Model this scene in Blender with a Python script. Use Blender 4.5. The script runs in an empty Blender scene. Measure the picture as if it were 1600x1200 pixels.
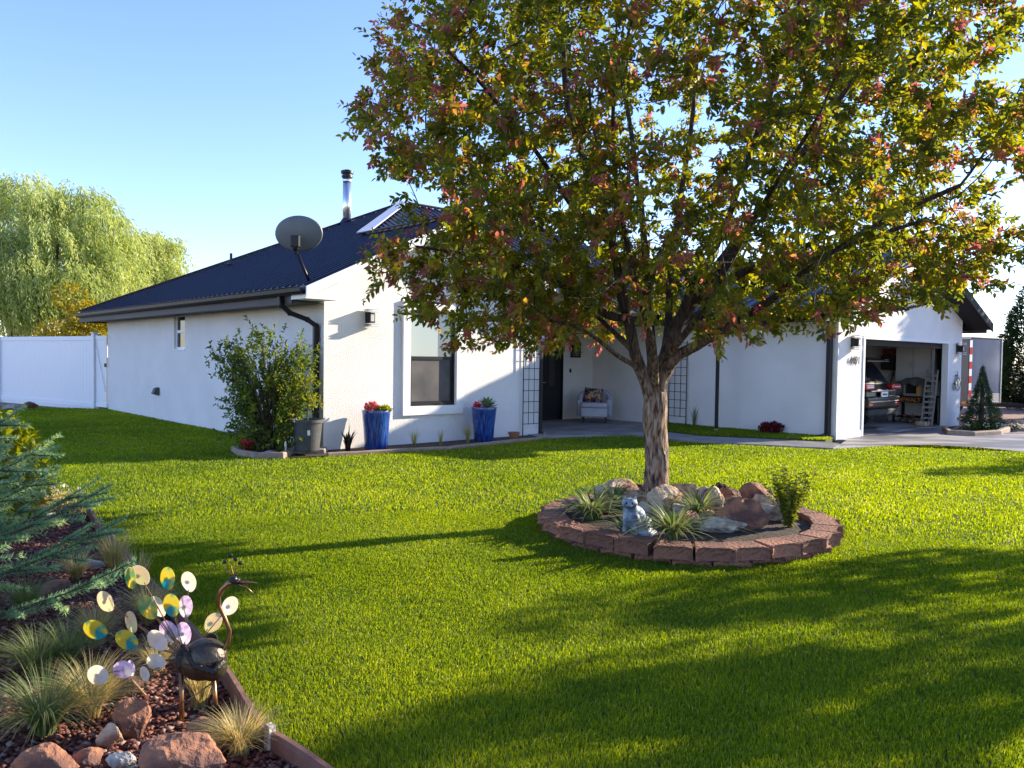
import bpy, bmesh, math, random
import numpy as np
from mathutils import Vector, Matrix, Euler, noise as mnoise
R = math.radians
random.seed(7); rng = np.random.default_rng(11)
scene = bpy.context.scene
COL = scene.collection

# ------------------------------------------------------------------ camera
F = 1250.0; PITCH = math.atan(40/F); ROLL = 0.014; CAMZ = 1.6
cam = bpy.data.cameras.new('camera'); camo = bpy.data.objects.new('camera', cam); COL.objects.link(camo)
cam.sensor_width = 36; cam.lens = 36*F/1600; cam.clip_end = 2000; cam.clip_start = 0.05
CM = Matrix.Rotation(math.pi/2-PITCH, 4, 'X') @ Matrix.Rotation(ROLL, 4, 'Z')
camo.matrix_world = Matrix.Translation((0, 0, CAMZ)) @ CM
scene.camera = camo
# ------------------------------------------------------------------ light
SAZ, SEL = R(64.8), R(19.0)
SDIR = Vector((math.sin(SAZ)*math.cos(SEL), math.cos(SAZ)*math.cos(SEL), math.sin(SEL)))
w = bpy.data.worlds.new('World'); scene.world = w; w.use_nodes = True
nt = w.node_tree; bg = nt.nodes['Background']
sk = nt.nodes.new('ShaderNodeTexSky'); sk.sky_type = 'NISHITA'; sk.sun_disc = False
sk.sun_elevation = SEL; sk.sun_rotation = SAZ; sk.air_density = 1.0; sk.dust_density = 0.0; sk.ozone_density = 3.0
mxs = nt.nodes.new('ShaderNodeMix'); mxs.data_type = 'RGBA'; mxs.blend_type = 'MULTIPLY'; mxs.inputs[0].default_value = 1; mxs.inputs[7].default_value = (.98, .93, 1.14, 1)
nt.links.new(sk.outputs[0], mxs.inputs[6]); nt.links.new(mxs.outputs[2], bg.inputs[0]); bg.inputs[1].default_value = 0.14
sl = bpy.data.lights.new('sun', 'SUN'); sl.energy = 5.0; sl.angle = R(0.5); sl.color = (1.0, 0.87, 0.68)
so = bpy.data.objects.new('sun', sl); COL.objects.link(so)
so.rotation_euler = SDIR.to_track_quat('Z', 'Y').to_euler()
scene.view_settings.view_transform = 'Standard'; scene.view_settings.look = 'None'
scene.view_settings.exposure = 1.34; scene.view_settings.gamma = 1
scene.render.engine = 'CYCLES'
scene.cycles.max_bounces = 8; scene.cycles.transparent_max_bounces = 8

# ------------------------------------------------------------------ coordinates
def ray(px, py): return (CM.to_3x3() @ Vector(((px-800)/F, -(py-600)/F, -1)))
def P(px, py, z=0.0):
    d = ray(px, py); t = (z-CAMZ)/d.z
    return Vector((d.x*t, d.y*t, z))
def PY(px, py, y):
    d = ray(px, py); t = y/d.y
    return Vector((d.x*t, y, CAMZ+d.z*t))
_CI = np.array(CM.to_3x3().transposed())
def proj(p):
    q = (np.asarray(p)-np.array([0, 0, CAMZ])) @ _CI.T
    return 800+F*q[..., 0]/-q[..., 2], 600-F*q[..., 1]/-q[..., 2]
TH = R(42.0); U = Vector((math.cos(TH), math.sin(TH), 0)); W = Vector((-math.sin(TH), math.cos(TH), 0))
A0 = P(505, 705)
def H(a, b, z=0.0): return A0 + U*a + W*b + Vector((0, 0, z))
def inpoly(x, y, poly):
    x = np.asarray(x); y = np.asarray(y); c = np.zeros(x.shape, bool); n = len(poly); j = n-1
    for i in range(n):
        xi, yi = poly[i][0], poly[i][1]; xj, yj = poly[j][0], poly[j][1]
        if yi != yj:
            c ^= ((yi > y) != (yj > y)) & (x < (xj-xi)*(y-yi)/(yj-yi)+xi)
        j = i
    return c

# ------------------------------------------------------------------ materials
def mat(name, col, rough=0.7, metal=0.0, col2=None, nscale=6.0, bump=0.0, bscale=30.0, spec=0.5, detail=4, coat=0, ramp=(0.35, 0.65), stretch=None, transl=0.0, emit=0, bdist=0.02):
    m = bpy.data.materials.new(name); m.use_nodes = True; t = m.node_tree; n = t.nodes; l = t.links
    b = n['Principled BSDF']; b.inputs['Base Color'].default_value = (*col, 1); b.inputs['Roughness'].default_value = rough
    b.inputs['Metallic'].default_value = metal; b.inputs['Specular IOR Level'].default_value = spec; b.inputs['Coat Weight'].default_value = coat
    tc = n.new('ShaderNodeTexCoord'); mp = n.new('ShaderNodeMapping'); l.new(tc.outputs['Object'], mp.inputs[0])
    if stretch: mp.inputs['Scale'].default_value = stretch
    if col2 is not None:
        nz = n.new('ShaderNodeTexNoise'); nz.inputs['Scale'].default_value = nscale; nz.inputs['Detail'].default_value = detail
        l.new(mp.outputs[0], nz.inputs['Vector'])
        cr = n.new('ShaderNodeValToRGB'); cr.color_ramp.elements[0].position = ramp[0]; cr.color_ramp.elements[1].position = ramp[1]
        cr.color_ramp.elements[0].color = (*col, 1); cr.color_ramp.elements[1].color = (*col2, 1)
        l.new(nz.outputs[0], cr.inputs[0]); l.new(cr.outputs[0], b.inputs['Base Color'])
    if bump:
        nb = n.new('ShaderNodeTexNoise'); nb.inputs['Scale'].default_value = bscale; nb.inputs['Detail'].default_value = 5
        l.new(mp.outputs[0], nb.inputs['Vector'])
        bp = n.new('ShaderNodeBump'); bp.inputs['Strength'].default_value = bump; bp.inputs['Distance'].default_value = bdist
        l.new(nb.outputs[0], bp.inputs['Height']); l.new(bp.outputs[0], b.inputs['Normal'])
    return m
def leafmat(name, stops, transl=0.45, rough=0.45, spec=0.35, tv=1.9):
    m = bpy.data.materials.new(name); m.use_nodes = True; t = m.node_tree; n = t.nodes; l = t.links
    b = n['Principled BSDF']; b.inputs['Roughness'].default_value = rough; b.inputs['Specular IOR Level'].default_value = spec
    at = n.new('ShaderNodeAttribute'); at.attribute_name = 'tint'
    cr = n.new('ShaderNodeValToRGB'); els = cr.color_ramp.elements
    while len(els) < len(stops): els.new(0.5)
    for e, (p, c) in zip(els, stops): e.position = p; e.color = (*c, 1)
    l.new(at.outputs['Fac'], cr.inputs[0]); l.new(cr.outputs[0], b.inputs['Base Color'])
    tr = n.new('ShaderNodeBsdfTranslucent'); hs = n.new('ShaderNodeHueSaturation')
    hs.inputs['Hue'].default_value = 0.478; hs.inputs['Saturation'].default_value = 1.15; hs.inputs['Value'].default_value = tv
    l.new(cr.outputs[0], hs.inputs['Color']); l.new(hs.outputs[0], tr.inputs[0])
    mx = n.new('ShaderNodeMixShader'); mx.inputs[0].default_value = transl
    l.new(b.outputs[0], mx.inputs[1]); l.new(tr.outputs[0], mx.inputs[2]); l.new(mx.outputs[0], n['Material Output'].inputs[0])
    return m

def stucco_mat():
    m = mat('stucco', (0.82, 0.79, 0.76), 0.9, col2=(0.76, 0.73, 0.70), nscale=1.3)
    t = m.node_tree; n = t.nodes; l = t.links; b = n['Principled BSDF']
    tc = n['Texture Coordinate']
    v = n.new('ShaderNodeTexNoise'); v.inputs['Scale'].default_value = 60; v.inputs['Detail'].default_value = 4; v.inputs['Roughness'].default_value = .5
    l.new(tc.outputs['Object'], v.inputs['Vector'])
    cr = n.new('ShaderNodeValToRGB'); cr.color_ramp.elements[0].position = .42; cr.color_ramp.elements[1].position = .6
    l.new(v.outputs[0], cr.inputs[0])
    bp = n.new('ShaderNodeBump'); bp.inputs['Strength'].default_value = .65; bp.inputs['Distance'].default_value = .006
    l.new(cr.outputs[0], bp.inputs['Height']); l.new(bp.outputs[0], b.inputs['Normal'])
    return m
M = {}
M['stucco'] = stucco_mat()
M['trim'] = mat('painted_trim', (0.80, 0.80, 0.78), 0.7, bump=.2, bscale=60, bdist=.004)
M['roof'] = mat('navy_roof_metal', (0.010, 0.013, 0.032), 0.42, 0.0, col2=(0.014, 0.018, 0.042), nscale=2, spec=.4)
M['cap'] = mat('sunlit_cap_pale_slat_metal', (0.55, 0.56, 0.58), 0.35, 0.3)  # pale for the near hip's sun gleam; lamp slats are pale themselves
M['black'] = mat('black_metal', (0.009, 0.009, 0.012), 0.4, spec=.3)
M['blackmatte'] = mat('black_matte', (0.015, 0.015, 0.015), 0.8)
M['fascia'] = mat('dark_fascia', (0.028, 0.024, 0.026), 0.6, col2=(0.055, 0.044, 0.040), nscale=3, stretch=(1, .2, 4))
M['soffit'] = mat('grey_soffit', (0.06, 0.056, 0.058), 0.7)
M['steel'] = mat('flue_steel', (0.75, 0.76, 0.78), 0.22, 0.9, col2=(.6, .6, .62), nscale=3)
M['glass'] = mat('window_glass', (0.015, 0.018, 0.022), 0.06, spec=.5)
M['screen'] = mat('window_screen', (0.10, 0.085, 0.08), 0.5, col2=(0.03, .03, .035), nscale=1.6, spec=.5)
M['blind'] = mat('window_blind', (0.50, 0.62, 0.60), 0.6)
M['vinyl'] = mat('white_vinyl', (0.80, 0.80, 0.82), 0.45)
M['concrete'] = mat('wet_concrete', (0.36, 0.33, 0.30), 0.55, col2=(0.13, 0.125, 0.125), nscale=.9, bump=.15, bscale=60, ramp=(.44, .54), stretch=(.5, 1.6, 1))
M['porch'] = mat('porch_concrete', (0.30, 0.28, 0.26), 0.5, col2=(0.14, 0.135, 0.14), nscale=1.5, bump=.1, bscale=60)
M['soil'] = mat('garden_soil', (0.030, 0.020, 0.014), 0.95, col2=(0.07, 0.045, 0.03), nscale=12, bump=.8, bscale=40)
M['lawnbase'] = mat('lawn_thatch', (0.035, 0.055, 0.010), 0.95, col2=(0.060, 0.075, 0.018), nscale=3, bump=.6, bscale=80)
M['dirt'] = mat('dry_ground', (0.23, 0.15, 0.10), 0.95, col2=(0.15, 0.13, 0.07), nscale=.35, bump=.5, bscale=20)
M['redgravel'] = mat('red_gravel', (0.22, 0.12, 0.09), 0.95, col2=(0.34, 0.20, 0.15), nscale=25, bump=.8, bscale=60)
M['mulch'] = mat('red_rock_mulch', (0.20, 0.075, 0.05), 0.95, col2=(0.07, 0.035, 0.025), nscale=30, bump=1, bscale=50)
M['block'] = mat('red_block', (0.35, 0.155, 0.088), 0.85, col2=(0.19, 0.088, 0.058), nscale=6, bump=1, bscale=38, bdist=.022, detail=8)
def objrand(m, lo=.65, hi=1.25):
    t = m.node_tree; n = t.nodes; l = t.links; b = n['Principled BSDF']; src = b.inputs['Base Color'].links[0].from_socket
    oi = n.new('ShaderNodeObjectInfo'); mr = n.new('ShaderNodeMapRange'); mr.inputs[3].default_value = lo; mr.inputs[4].default_value = hi; l.new(oi.outputs['Random'], mr.inputs[0])
    hs = n.new('ShaderNodeHueSaturation'); l.new(mr.outputs[0], hs.inputs['Value']); l.new(src, hs.inputs['Color']); l.new(hs.outputs[0], b.inputs['Base Color'])
objrand(M['block'])
M['redrock'] = mat('red_sandstone', (0.33, 0.145, 0.078), 0.9, col2=(0.12, 0.058, 0.042), nscale=4.5, bump=1, bscale=24, detail=9, ramp=(.42, .56), bdist=.03)
M['tanrock'] = mat('tan_rock', (0.55, 0.42, 0.28), 0.9, col2=(0.24, 0.12, 0.07), nscale=6, bump=1, bscale=24, detail=9, ramp=(.44, .58), bdist=.03)
M['palerock'] = mat('pale_rock', (0.52, 0.47, 0.39), 0.9, col2=(0.25, 0.20, 0.16), nscale=9, bump=1, bscale=24, detail=9, ramp=(.42, .6), bdist=.03)
M['lava'] = mat('dark_lava', (0.05, 0.022, 0.018), 0.95, col2=(0.11, 0.05, 0.035), nscale=14, bump=1, bscale=30, bdist=.05)
M['edging'] = mat('edging_board', (0.16, 0.07, 0.05), 0.8, col2=(0.24, 0.13, 0.09), nscale=6, bump=.4, bscale=20)
M['curb'] = mat('garden_curb', (0.24, 0.17, 0.12), 0.9, col2=(0.33, 0.25, 0.19), nscale=8, bump=.5, bscale=50)
M['terracotta'] = mat('terracotta', (0.33, 0.14, 0.07), 0.8, col2=(0.24, .11, .06), nscale=10)
M['plasticpot'] = mat('grey_black_plastic', (0.045, 0.045, 0.05), 0.55, col2=(0.065, .065, .07), nscale=20)
M['trailer'] = mat('trailer_metal', (0.10, 0.14, 0.26), 0.25, 0.4, col2=(0.16, 0.21, 0.34), nscale=1.2)
M['trailerside'] = mat('trailer_grey', (0.14, 0.135, 0.13), 0.5)
M['alu'] = mat('aluminium', (0.50, 0.51, 0.54), 0.35, 0.7)
M['red'] = mat('red_reflector', (0.55, 0.02, 0.02), 0.3)
M['white'] = mat('white_paint', (0.75, 0.75, 0.75), 0.5)
M['cabinet'] = mat('cabinet_white', (0.50, 0.48, 0.44), 0.5)
M['orange'] = mat('orange_paint', (0.75, 0.25, 0.02), 0.5)
M['carpaint'] = mat('dark_car_paint', (0.005, 0.004, 0.006), 0.32, coat=.1, spec=.2)
M['carred'] = mat('tail_light_red', (0.45, 0.015, 0.02), 0.12, coat=1)
M['chrome'] = mat('chrome', (0.45, 0.45, 0.48), 0.2, 1)
M['rubber'] = mat('rubber', (0.02, 0.02, 0.02), 0.8)
M['fabric'] = mat('pale_slipcover', (0.50, 0.50, 0.54), 0.95, bump=.4, bscale=14, col2=(0.42, .42, .47), nscale=5, bdist=.03)
M['greyfab'] = mat('brown_grey_fabric', (0.16, 0.13, 0.13), 0.95)
M['canvas'] = mat('olive_canvas', (0.10, 0.10, 0.075), 0.9)
M['wood'] = mat('wood', (0.30, 0.17, 0.08), 0.7, col2=(.22, .12, .06), nscale=8, stretch=(1, 1, .1))
M['lathgrey'] = mat('pale_plastic', (0.30, .28, .23), 0.7)
M['carglass'] = mat('dark_car_glass', (0.006, 0.006, 0.007), 0.25, spec=.12)
M['dish'] = mat('dish_grey', (0.12, 0.135, 0.14), 0.45, col2=(.14, .155, .16), nscale=4)
M['bronze'] = mat('aged_bronze', (0.10, 0.075, 0.05), 0.38, 0.75, col2=(0.05, 0.045, 0.04), nscale=14, bump=.3, bscale=60)
M['bronzedark'] = mat('dark_scaled_bronze', (0.035, 0.03, 0.026), 0.45, 0.6, bump=1, bscale=90, bdist=.01)
M['copper'] = mat('copper_rod', (0.33, 0.17, 0.07), 0.32, 0.85, col2=(.14, .08, .05), nscale=12)
M['stem'] = mat('green_stem', (0.07, 0.08, 0.03), 0.8)
M['twig'] = mat('brown_twig', (0.09, 0.06, 0.04), 0.9)
# cat statue paint
M['cat'] = mat('blue_white_glaze', (0.055, 0.085, 0.13), 0.55, col2=(0.36, 0.40, 0.44), nscale=11, bump=.3, bscale=40, ramp=(.42, .6), detail=7)

def blue_glaze():
    m = mat('cobalt_glaze', (0.008, 0.022, 0.17), 0.2, coat=.5, col2=(0.05, 0.16, 0.42), nscale=6, detail=9, stretch=(7, 7, .8), ramp=(.38, .78), bump=.15, bscale=10)
    return m
M['blueglaze'] = blue_glaze()
def bark():
    m = bpy.data.materials.new('shaggy_bark'); m.use_nodes = True; t = m.node_tree; n = t.nodes; l = t.links; b = n['Principled BSDF']
    b.inputs['Roughness'].default_value = .9
    tc = n.new('ShaderNodeTexCoord'); mp = n.new('ShaderNodeMapping'); mp.inputs['Scale'].default_value = (1, 1, .22); l.new(tc.outputs['Object'], mp.inputs[0])
    nz = n.new('ShaderNodeTexNoise'); nz.inputs['Scale'].default_value = 34; nz.inputs['Detail'].default_value = 9; nz.inputs['Distortion'].default_value = .6; l.new(mp.outputs[0], nz.inputs['Vector'])
    cr = n.new('ShaderNodeValToRGB'); e = cr.color_ramp.elements; e[0].position = .36; e[0].color = (.022, .014, .011, 1); e[1].position = .64; e[1].color = (.36, .29, .225, 1)
    x = e.new(.47); x.color = (.16, .10, .068, 1); x = e.new(.55); x.color = (.30, .17, .10, 1)
    l.new(nz.outputs[0], cr.inputs[0])
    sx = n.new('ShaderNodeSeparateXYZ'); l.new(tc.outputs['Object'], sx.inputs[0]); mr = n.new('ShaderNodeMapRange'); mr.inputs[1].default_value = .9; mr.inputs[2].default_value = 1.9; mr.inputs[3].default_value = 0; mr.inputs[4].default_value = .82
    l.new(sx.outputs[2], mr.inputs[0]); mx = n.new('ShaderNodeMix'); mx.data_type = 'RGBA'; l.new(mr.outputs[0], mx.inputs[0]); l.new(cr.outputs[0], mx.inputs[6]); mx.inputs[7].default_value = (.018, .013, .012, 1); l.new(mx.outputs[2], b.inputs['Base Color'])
    vo = n.new('ShaderNodeTexVoronoi'); vo.inputs['Scale'].default_value = 26; l.new(mp.outputs[0], vo.inputs['Vector'])
    mm = n.new('ShaderNodeMath'); mm.operation = 'ADD'; l.new(nz.outputs[0], mm.inputs[0])
    m2 = n.new('ShaderNodeMath'); m2.operation = 'MULTIPLY'; m2.inputs[1].default_value = .5; l.new(vo.outputs['Distance'], m2.inputs[0]); l.new(m2.outputs[0], mm.inputs[1])
    bp = n.new('ShaderNodeBump'); bp.inputs['Strength'].default_value = 1; bp.inputs['Distance'].default_value = .035
    l.new(mm.outputs[0], bp.inputs['Height']); l.new(bp.outputs[0], b.inputs['Normal'])
    return m
M['bark'] = bark()
M['greybark'] = mat('grey_bark', (0.10, 0.08, 0.06), 0.9, col2=(.05, .04, .03), nscale=12, bump=.8, bscale=30, stretch=(1, 1, .3))
M['treeleaf'] = leafmat('crabapple_leaf', [(0, (.036, .052, .012)), (.30, (.078, .096, .016)), (.55, (.145, .150, .020)), (.70, (.20, .145, .032)), (.84, (.18, .088, .052)), (1, (.18, .064, .060))], .58, tv=3.2)
M['grass'] = leafmat('grass_blade', [(0, (.050, .105, .012)), (.5, (.175, .255, .020)), (.85, (.33, .38, .032)), (1, (.42, .42, .12))], .55, .5, .25)
M['willow'] = leafmat('willow_leaf', [(0, (.13, .19, .06)), (.5, (.29, .36, .10)), (1, (.48, .52, .20))], .4)
M['yellowleaf'] = leafmat('yellow_leaf', [(0, (.12, .14, .01)), (1, (.34, .26, .02))], .45)
M['shrubleaf'] = leafmat('shrub_leaf', [(0, (.040, .075, .018)), (.6, (.095, .145, .025)), (1, (.24, .27, .04))], .42, tv=2.2)
M['limeleaf'] = leafmat('lime_leaf', [(0, (.09, .13, .012)), (1, (.24, .26, .03))], .5)
M['evergreen'] = leafmat('evergreen_spray', [(0, (.016, .034, .012)), (.7, (.04, .07, .018)), (1, (.11, .13, .03))], .25)
M['spruce'] = leafmat('spruce_needle', [(0, (.065, .13, .070)), (.6, (.17, .29, .16)), (1, (.34, .46, .20))], .35, tv=2.2)
M['juniper'] = leafmat('juniper_needle', [(0, (.03, .06, .03)), (.6, (.06, .10, .045)), (1, (.13, .17, .05))], .2)
M['strap'] = leafmat('strap_leaf', [(0, (.05, .09, .02)), (.6, (.12, .17, .05)), (1, (.26, .28, .12))], .35)
M['straw'] = leafmat('straw_blade', [(0, (.12, .16, .03)), (.5, (.30, .27, .09)), (1, (.52, .43, .22))], .42, tv=2.2)
M['agave'] = leafmat('agave_leaf', [(0, (.06, .12, .06)), (1, (.15, .22, .11))], .2)
M['darkspike'] = leafmat('dark_spike_leaf', [(0, (.01, .014, .01)), (1, (.025, .03, .02))], .1)
M['redflower'] = leafmat('red_petal', [(0, (.35, .01, .015)), (1, (.65, .03, .05))], .35)
M['pinkflower'] = leafmat('coral_petal', [(0, (.40, .10, .08)), (1, (.6, .25, .2))], .35)
M['whiteflower'] = leafmat('cream_petal', [(0, (.5, .45, .3)), (1, (.7, .65, .5))], .35)
M['wicker'] = mat('lantern_wire', (0.45, 0.36, 0.20), 0.6)
def disk_mat(name, c1, c2, c3):
    m = mat(name, c1, .35, 0.0, col2=c2, nscale=22, ramp=(.40, .60), coat=.3)
    t = m.node_tree; n = t.nodes; l = t.links; b = n['Principled BSDF']
    tc = n['Texture Coordinate']; nz = n.new('ShaderNodeTexNoise'); nz.inputs['Scale'].default_value = 14; l.new(tc.outputs['Object'], nz.inputs['Vector'])
    cr = n.new('ShaderNodeValToRGB'); cr.color_ramp.elements[0].position = .5; cr.color_ramp.elements[1].position = .6
    l.new(nz.outputs[0], cr.inputs[0]); mx = n.new('ShaderNodeMix'); mx.data_type = 'RGBA'
    src = b.inputs['Base Color'].links[0].from_socket
    l.new(cr.outputs[0], mx.inputs[0]); l.new(src, mx.inputs[6]); mx.inputs[7].default_value = (*c3, 1); l.new(mx.outputs[2], b.inputs['Base Color'])
    tr = n.new('ShaderNodeBsdfTranslucent'); l.new(mx.outputs[2], tr.inputs[0]); ms = n.new('ShaderNodeMixShader'); ms.inputs[0].default_value = .72
    l.new(b.outputs[0], ms.inputs[1]); l.new(tr.outputs[0], ms.inputs[2]); l.new(ms.outputs[0], n['Material Output'].inputs[0])
    return m
DM = [disk_mat('petal_yellow_teal', (.80, .66, .08), (.75, .70, .12), (.05, .45, .50)),
      disk_mat('petal_green_cream', (.15, .48, .20), (.70, .55, .30), (.75, .68, .15)),
      disk_mat('petal_cream_peach', (.92, .82, .74), (.88, .84, .68), (.90, .86, .84)),
      disk_mat('petal_pearl_violet', (.90, .84, .88), (.62, .42, .70), (.92, .90, .88)),
      disk_mat('petal_gold_pink', (.90, .80, .52), (.88, .70, .60), (.85, .82, .55))]

# ------------------------------------------------------------------ mesh helpers
def tag(o, label=None, cat=None, group=None, kind=None):
    if label: o['label'] = label
    if cat: o['category'] = cat
    if group: o['group'] = group
    if kind: o['kind'] = kind
    return o
def empty(name, loc=(0, 0, 0), rz=0, label=None, cat=None, group=None):
    o = bpy.data.objects.new(name, None); COL.objects.link(o); o.location = loc; o.rotation_euler = (0, 0, rz); o.empty_display_size = .1
    return tag(o, label, cat, group)
def link(name, me, m, parent=None, loc=None, rz=None, smooth=False):
    o = bpy.data.objects.new(name, me); COL.objects.link(o)
    if m is not None:
        for x in (m if isinstance(m, (list, tuple)) else [m]): me.materials.append(x)
    if parent is not None: o.parent = parent
    if loc is not None: o.location = loc
    if rz is not None: o.rotation_euler = (0, 0, rz)
    if smooth: me.polygons.foreach_set('use_smooth', [True]*len(me.polygons))
    return o
class MB:
    def __init__(s): s.v = []; s.f = []
    def add(s, vs, fs):
        n = len(s.v); s.v += [tuple(v) for v in vs]; s.f += [tuple(i+n for i in f) for f in fs]; return s
    def box(s, x0, x1, y0, y1, z0, z1, T=None):
        vs = [Vector((x, y, z)) for z in (z0, z1) for y in (y0, y1) for x in (x0, x1)]
        if T is not None: vs = [T @ v for v in vs]
        return s.add(vs, [(0, 2, 3, 1), (4, 5, 7, 6), (0, 1, 5, 4), (2, 6, 7, 3), (0, 4, 6, 2), (1, 3, 7, 5)])
    def bar(s, a, b, wd, ht, up=(0, 0, 1)):
        a = Vector(a); b = Vector(b); d = (b-a); L = d.length; d.normalize(); u = Vector(up); sd = d.cross(u)
        if sd.length < 1e-4: sd = d.cross(Vector((1, 0, 0)))
        sd.normalize(); u = sd.cross(d)
        vs = []
        for t in (0, L):
            for x, y in ((-1, -1), (1, -1), (1, 1), (-1, 1)): vs.append(a+d*t+sd*(x*wd/2)+u*(y*ht/2))
        return s.add(vs, [(3, 2, 1, 0), (4, 5, 6, 7), (0, 1, 5, 4), (1, 2, 6, 5), (2, 3, 7, 6), (3, 0, 4, 7)])
    def tube(s, pts, r, n=8, cap=True):
        pts = [Vector(p) for p in pts]; k = len(pts)
        rs = r if isinstance(r, (list, tuple)) else [r]*k
        base = len(s.v); prev = None
        for i, p in enumerate(pts):
            d = (pts[min(i+1, k-1)]-pts[max(i-1, 0)]).normalized()
            if prev is None:
                x = d.cross(Vector((0, 0, 1)) if abs(d.z) < .9 else Vector((1, 0, 0))).normalized()
            else: x = (prev-d*prev.dot(d)).normalized()
            y = d.cross(x); prev = x
            for j in range(n):
                t = 2*math.pi*j/n; s.v.append(tuple(p+(x*math.cos(t)+y*math.sin(t))*rs[i]))
        for i in range(k-1):
            for j in range(n):
                a = base+i*n+j; b = base+i*n+(j+1) % n; s.f.append((a, b, b+n, a+n))
        if cap:
            s.f.append(tuple(base+j for j in reversed(range(n)))); s.f.append(tuple(base+(k-1)*n+j for j in range(n)))
        return s
    def lathe(s, prof, n=28, c=(0, 0, 0)):
        base = len(s.v)
        for r, z in prof:
            for j in range(n):
                t = 2*math.pi*j/n; s.v.append((c[0]+r*math.cos(t), c[1]+r*math.sin(t), c[2]+z))
        for i in range(len(prof)-1):
            for j in range(n):
                a = base+i*n+j; b = base+i*n+(j+1) % n; s.f.append((a, b, b+n, a+n))
        return s
    def ell(s, c, r, n=14, m=9, rot=None):
        base = len(s.v); c = Vector(c)
        for i in range(m+1):
            ph = math.pi*i/m
            for j in range(n):
                t = 2*math.pi*j/n; v = Vector((r[0]*math.sin(ph)*math.cos(t), r[1]*math.sin(ph)*math.sin(t), r[2]*math.cos(ph)))
                if rot is not None: v = rot @ v
                s.v.append(tuple(c+v))
        for i in range(m):
            for j in range(n):
                a = base+i*n+j; b = base+i*n+(j+1) % n; s.f.append((a, a+n, b+n, b))
        return s
    def prism(s, poly, z0, z1):
        n = len(poly); vs = [(p[0], p[1], z0) for p in poly]+[(p[0], p[1], z1) for p in poly]
        return s.add(vs, [tuple(reversed(range(n))), tuple(range(n, 2*n))]+[(i, (i+1) % n, (i+1) % n+n, i+n) for i in range(n)])
    def mesh(s, name):
        me = bpy.data.meshes.new(name); me.from_pydata(s.v, [], s.f); me.update(); return me
    def build(s, name, m, parent=None, loc=None, rz=None, smooth=False, bevel=0, fix=False, seg=2):
        me = s.mesh(name)
        if fix:
            bm = bmesh.new(); bm.from_mesh(me); bmesh.ops.remove_doubles(bm, verts=bm.verts, dist=1e-5); bmesh.ops.recalc_face_normals(bm, faces=bm.faces); bm.to_mesh(me); bm.free()
        o = link(name, me, m, parent, loc, rz, smooth)
        if bevel:
            b = o.modifiers.new('bevel', 'BEVEL'); b.width = bevel; b.segments = seg; b.limit_method = 'ANGLE'
        return o
def flat(name, poly, z, m, kind='structure', parent=None):
    bm = bmesh.new(); vs = [bm.verts.new((p[0], p[1], z)) for p in poly]; f = bm.faces.new(vs)
    bmesh.ops.triangulate(bm, faces=[f]); bmesh.ops.recalc_face_normals(bm, faces=bm.faces)
    if bm.faces[:][0].normal.z < 0: bmesh.ops.reverse_faces(bm, faces=bm.faces)
    me = bpy.data.meshes.new(name); bm.to_mesh(me); bm.free()
    o = link(name, me, m, parent)
    if kind: o['kind'] = kind
    return o
def slab(name, poly, z0, z1, m):
    o = flat(name, poly, z1, m); me = o.data; bm = bmesh.new(); bm.from_mesh(me)
    be = [e for e in bm.edges if e.is_boundary]; r = bmesh.ops.extrude_edge_only(bm, edges=be)
    for v in r['geom']:
        if isinstance(v, bmesh.types.BMVert): v.co.z = z0
    bm.to_mesh(me); bm.free(); return o
def remesh(mb, name, m, parent, voxel=.01, loc=None, rz=None, smooth_it=4):
    me = mb.mesh(name); o = bpy.data.objects.new('tmp', me); COL.objects.link(o)
    r = o.modifiers.new('r', 'REMESH'); r.mode = 'VOXEL'; r.voxel_size = voxel; r.use_smooth_shade = True
    sm = o.modifiers.new('s', 'SMOOTH'); sm.iterations = smooth_it; sm.factor = .5
    dg = bpy.context.evaluated_depsgraph_get(); dg.update()
    me2 = bpy.data.meshes.new_from_object(o.evaluated_get(dg)); COL.objects.unlink(o); bpy.data.objects.remove(o); me2.name = name
    me2.materials.clear()
    return link(name, me2, m, parent, loc, rz, True)
def text_mesh(s, size, ext=.003):
    c = bpy.data.curves.new('t', 'FONT'); c.body = s; c.size = size; c.extrude = ext; c.align_x = 'CENTER'; c.align_y = 'CENTER'
    o = bpy.data.objects.new('t', c); COL.objects.link(o)
    dg = bpy.context.evaluated_depsgraph_get(); dg.update()
    me = bpy.data.meshes.new_from_object(o.evaluated_get(dg)); COL.objects.unlink(o); bpy.data.objects.remove(o); return me

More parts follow.
